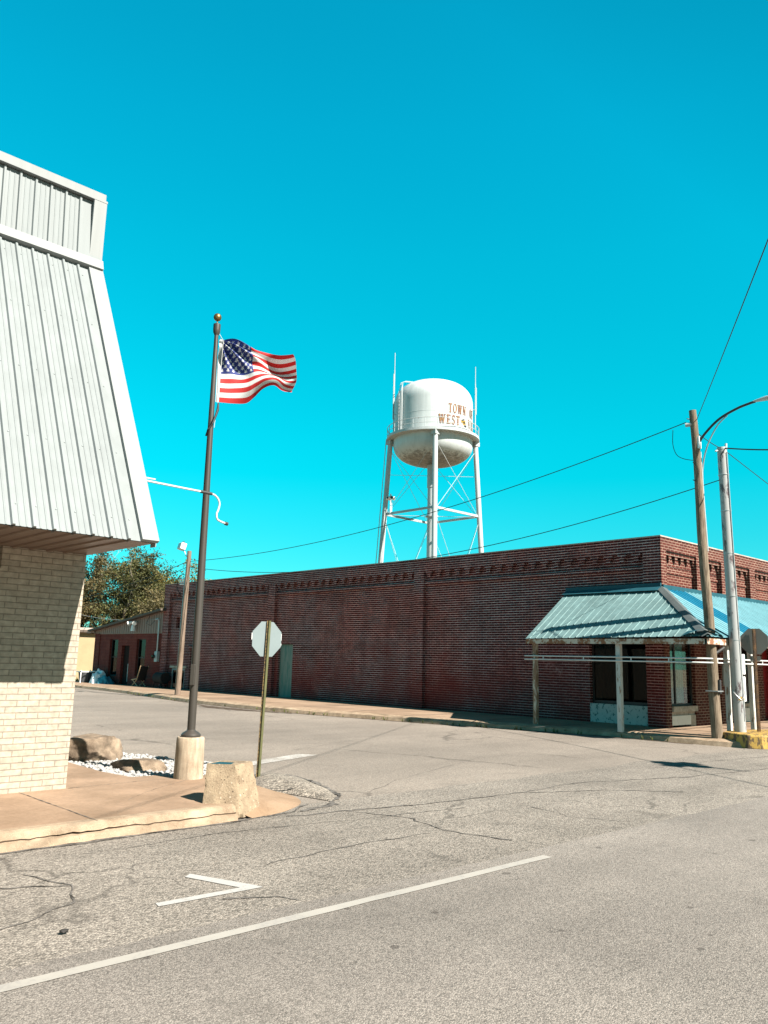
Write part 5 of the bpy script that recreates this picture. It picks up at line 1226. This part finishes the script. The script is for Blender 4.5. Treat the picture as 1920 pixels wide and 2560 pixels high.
# siren on the strut next to the left leg
sr = legp(kl, ZST+.1).lerp(legp(kl+1, ZST+.1), .12) if (legp(kl+1, 5).xy).length < (legp(kl-1, 5).xy).length else legp(kl, ZST+.1).lerp(legp(kl-1, ZST+.1), .12)
si = thing('warning_siren', tuple(sr), 'small multi-horn warning siren on the water tower strut by the left leg', 'siren')
MB().tube([sr, sr+V(0, 0, 1.35)], .06, 8).build('stand', M['fit_white'], si); MB().tube([sr+V(.18, .0, 0), sr+V(.18, 0, 1.3)], .03, 6).build('stand', M['fit_white'], si)
for k in range(6):
    a_ = k*math.pi/3; d_ = V(math.cos(a_), math.sin(a_), 0); c = sr+V(0, 0, 1.5); h_ = MB().tube([c+d_*.15, c+d_*.42], [.10, .17], 10).build('horn', M['fit_white'], si)
    MB().tube([c+d_*.415, c+d_*.425], .14, 10).build('horn_mouth', M['frame_dark'], h_)
MB().lathe([(0, 1.4), (.2, 1.42), (.22, 1.6), (.1, 1.75), (.04, 1.95), (0, 1.96)], tuple(sr), 14).build('hub', M['fit_white'], si, smooth=40)

# ------------------------------------------------------------------ trees beyond the shed
def tree(x, y, h, crown_r, mat_, label, seed, dens=1.0, bare=.3, trunk=.16, low=.25):
    rr = random.Random(seed); t = thing('tree', (x, y, 0), label, 'tree', 'trees behind the shed'); br = MB(); tips = []
    def limb(p, d, L, r, lvl):
        pts = [p]; n_ = 5; q = p
        for i in range(n_):
            d = (d+V(rr.gauss(0, .13), rr.gauss(0, .13), rr.gauss(.04, .08))).normalized(); q = q+d*L/n_; pts.append(q)
            if lvl >= 2 and i > 1: tips.append((q, lvl))
        br.tube(pts, [max(.008, r*(1-.75*i/n_)) for i in range(n_+1)], 7 if lvl < 2 else 4, False)
        if lvl < 3:
            for k in range(rr.randint(3, 5) if lvl else rr.randint(6, 8)):
                i = rr.randint(1 if lvl else 2, n_); az = rr.uniform(0, 6.28); el = rr.uniform(.15, 1.0)
                nd = (V(math.cos(az)*math.cos(el), math.sin(az)*math.cos(el), math.sin(el))*.85+d*.45).normalized()
                limb(pts[i], nd, L*rr.uniform(.42, .68), max(.012, r*(1-.7*i/n_)*.62), lvl+1)
    limb(V(x, y, -.1), V(rr.gauss(0, .06), rr.gauss(0, .06), 1), h*.62, trunk, 0)
    br.build('trunk', M['bark'], t, smooth=60)
    lf = MB(); cl = []
    for p, l in tips:
        if rr.random() > bare: cl.append((p, rr.uniform(.25, .6)))
    for k in range(int(60*dens)):
        a = rr.uniform(0, 6.28); b_ = rr.uniform(-.5, 1); rad = crown_r*math.sqrt(1-b_*b_)*rr.uniform(.45, 1.0)
        cl.append((V(x+math.cos(a)*rad, y+math.sin(a)*rad, h*(.62+.36*b_)+rr.uniform(-.3, .3)), rr.uniform(.3, .7)))
    per = max(8, int(21000*dens/max(1, len(cl))))
    for p, s_ in cl:
        if p.z < h*low: continue
        for k in range(per):
            c = p+V(rr.gauss(0, s_*.6), rr.gauss(0, s_*.6), rr.gauss(0, s_*.42)); n_ = V(rr.gauss(0, 1), rr.gauss(0, 1), rr.gauss(.4, 1)).normalized()
            a = n_.orthogonal().normalized(); b_ = n_.cross(a); z = rr.uniform(.032, .085); rt_ = rr.uniform(0, 6.28); a, b_ = a*math.cos(rt_)+b_*math.sin(rt_), b_*math.cos(rt_)-a*math.sin(rt_)
            lf.face([c-a*z*1.5, c-b_*z*.7, c+a*z*1.5, c+b_*z*.7])
    lf.build('crown', mat_, t); return t
tree(29.5, 65, 9.6, 3.0, M['leaf_brown'], 'sparse half-bare brownish tree next to the mansard edge', 1, .55, .55, .2)
tree(28.5, 58.5, 8.6, 2.8, M['leaf_olive'], 'olive tree with pale bare trunk in the middle of the row', 2, .8, .3, .17)
tree(32.5, 60.0, 8.9, 2.6, M['leaf_green'], 'green-topped tree standing highest left of the floodlight pole', 3, .9, .2, .17)
tree(33.5, 57.0, 7.6, 2.3, M['leaf_yellow'], 'yellowing tree right behind the floodlight pole', 4, .8, .2, .14)
tree(27.0, 66, 8.4, 2.6, M['leaf_olive'], 'dark olive tree at the left end of the row', 5, .8, .3, .17)
tree(30.5, 52.5, 6.4, 2.3, M['leaf_olive'], 'lower olive tree just behind the shed roof', 6, .8, .35, .13)
tree(25.5, 60.5, 7.2, 2.6, M['leaf_brown'], 'dense brown tree behind the tan building at the left', 8, .9, .2, .14, .1)
tree(30.5, 56.5, 7.4, 2.6, M['leaf_olive'], 'dense olive tree filling the middle of the row', 9, 1.0, .2, .15, .15)
tree(27.2, 50.5, 5.4, 1.9, M['leaf_brown'], 'small brown thicket tree behind the low end of the shed roof', 7, .7, .4, .1, .1)

# ------------------------------------------------------------------ small litter
def stone(x, y, r, label, mat_):
    m = MB(); m.mesh([(x+v.x*r*1.4*rng.uniform(.85, 1.1), y+v.y*r, .012+r*.5+v.z*r*.6) for v in ICV], ICF); o = m.build('stone', mat_); tag(o, label, 'stone')
stone(2.28, 5.10, .023, 'black stone lying on the asphalt near the white edge line', M['stone_black'])
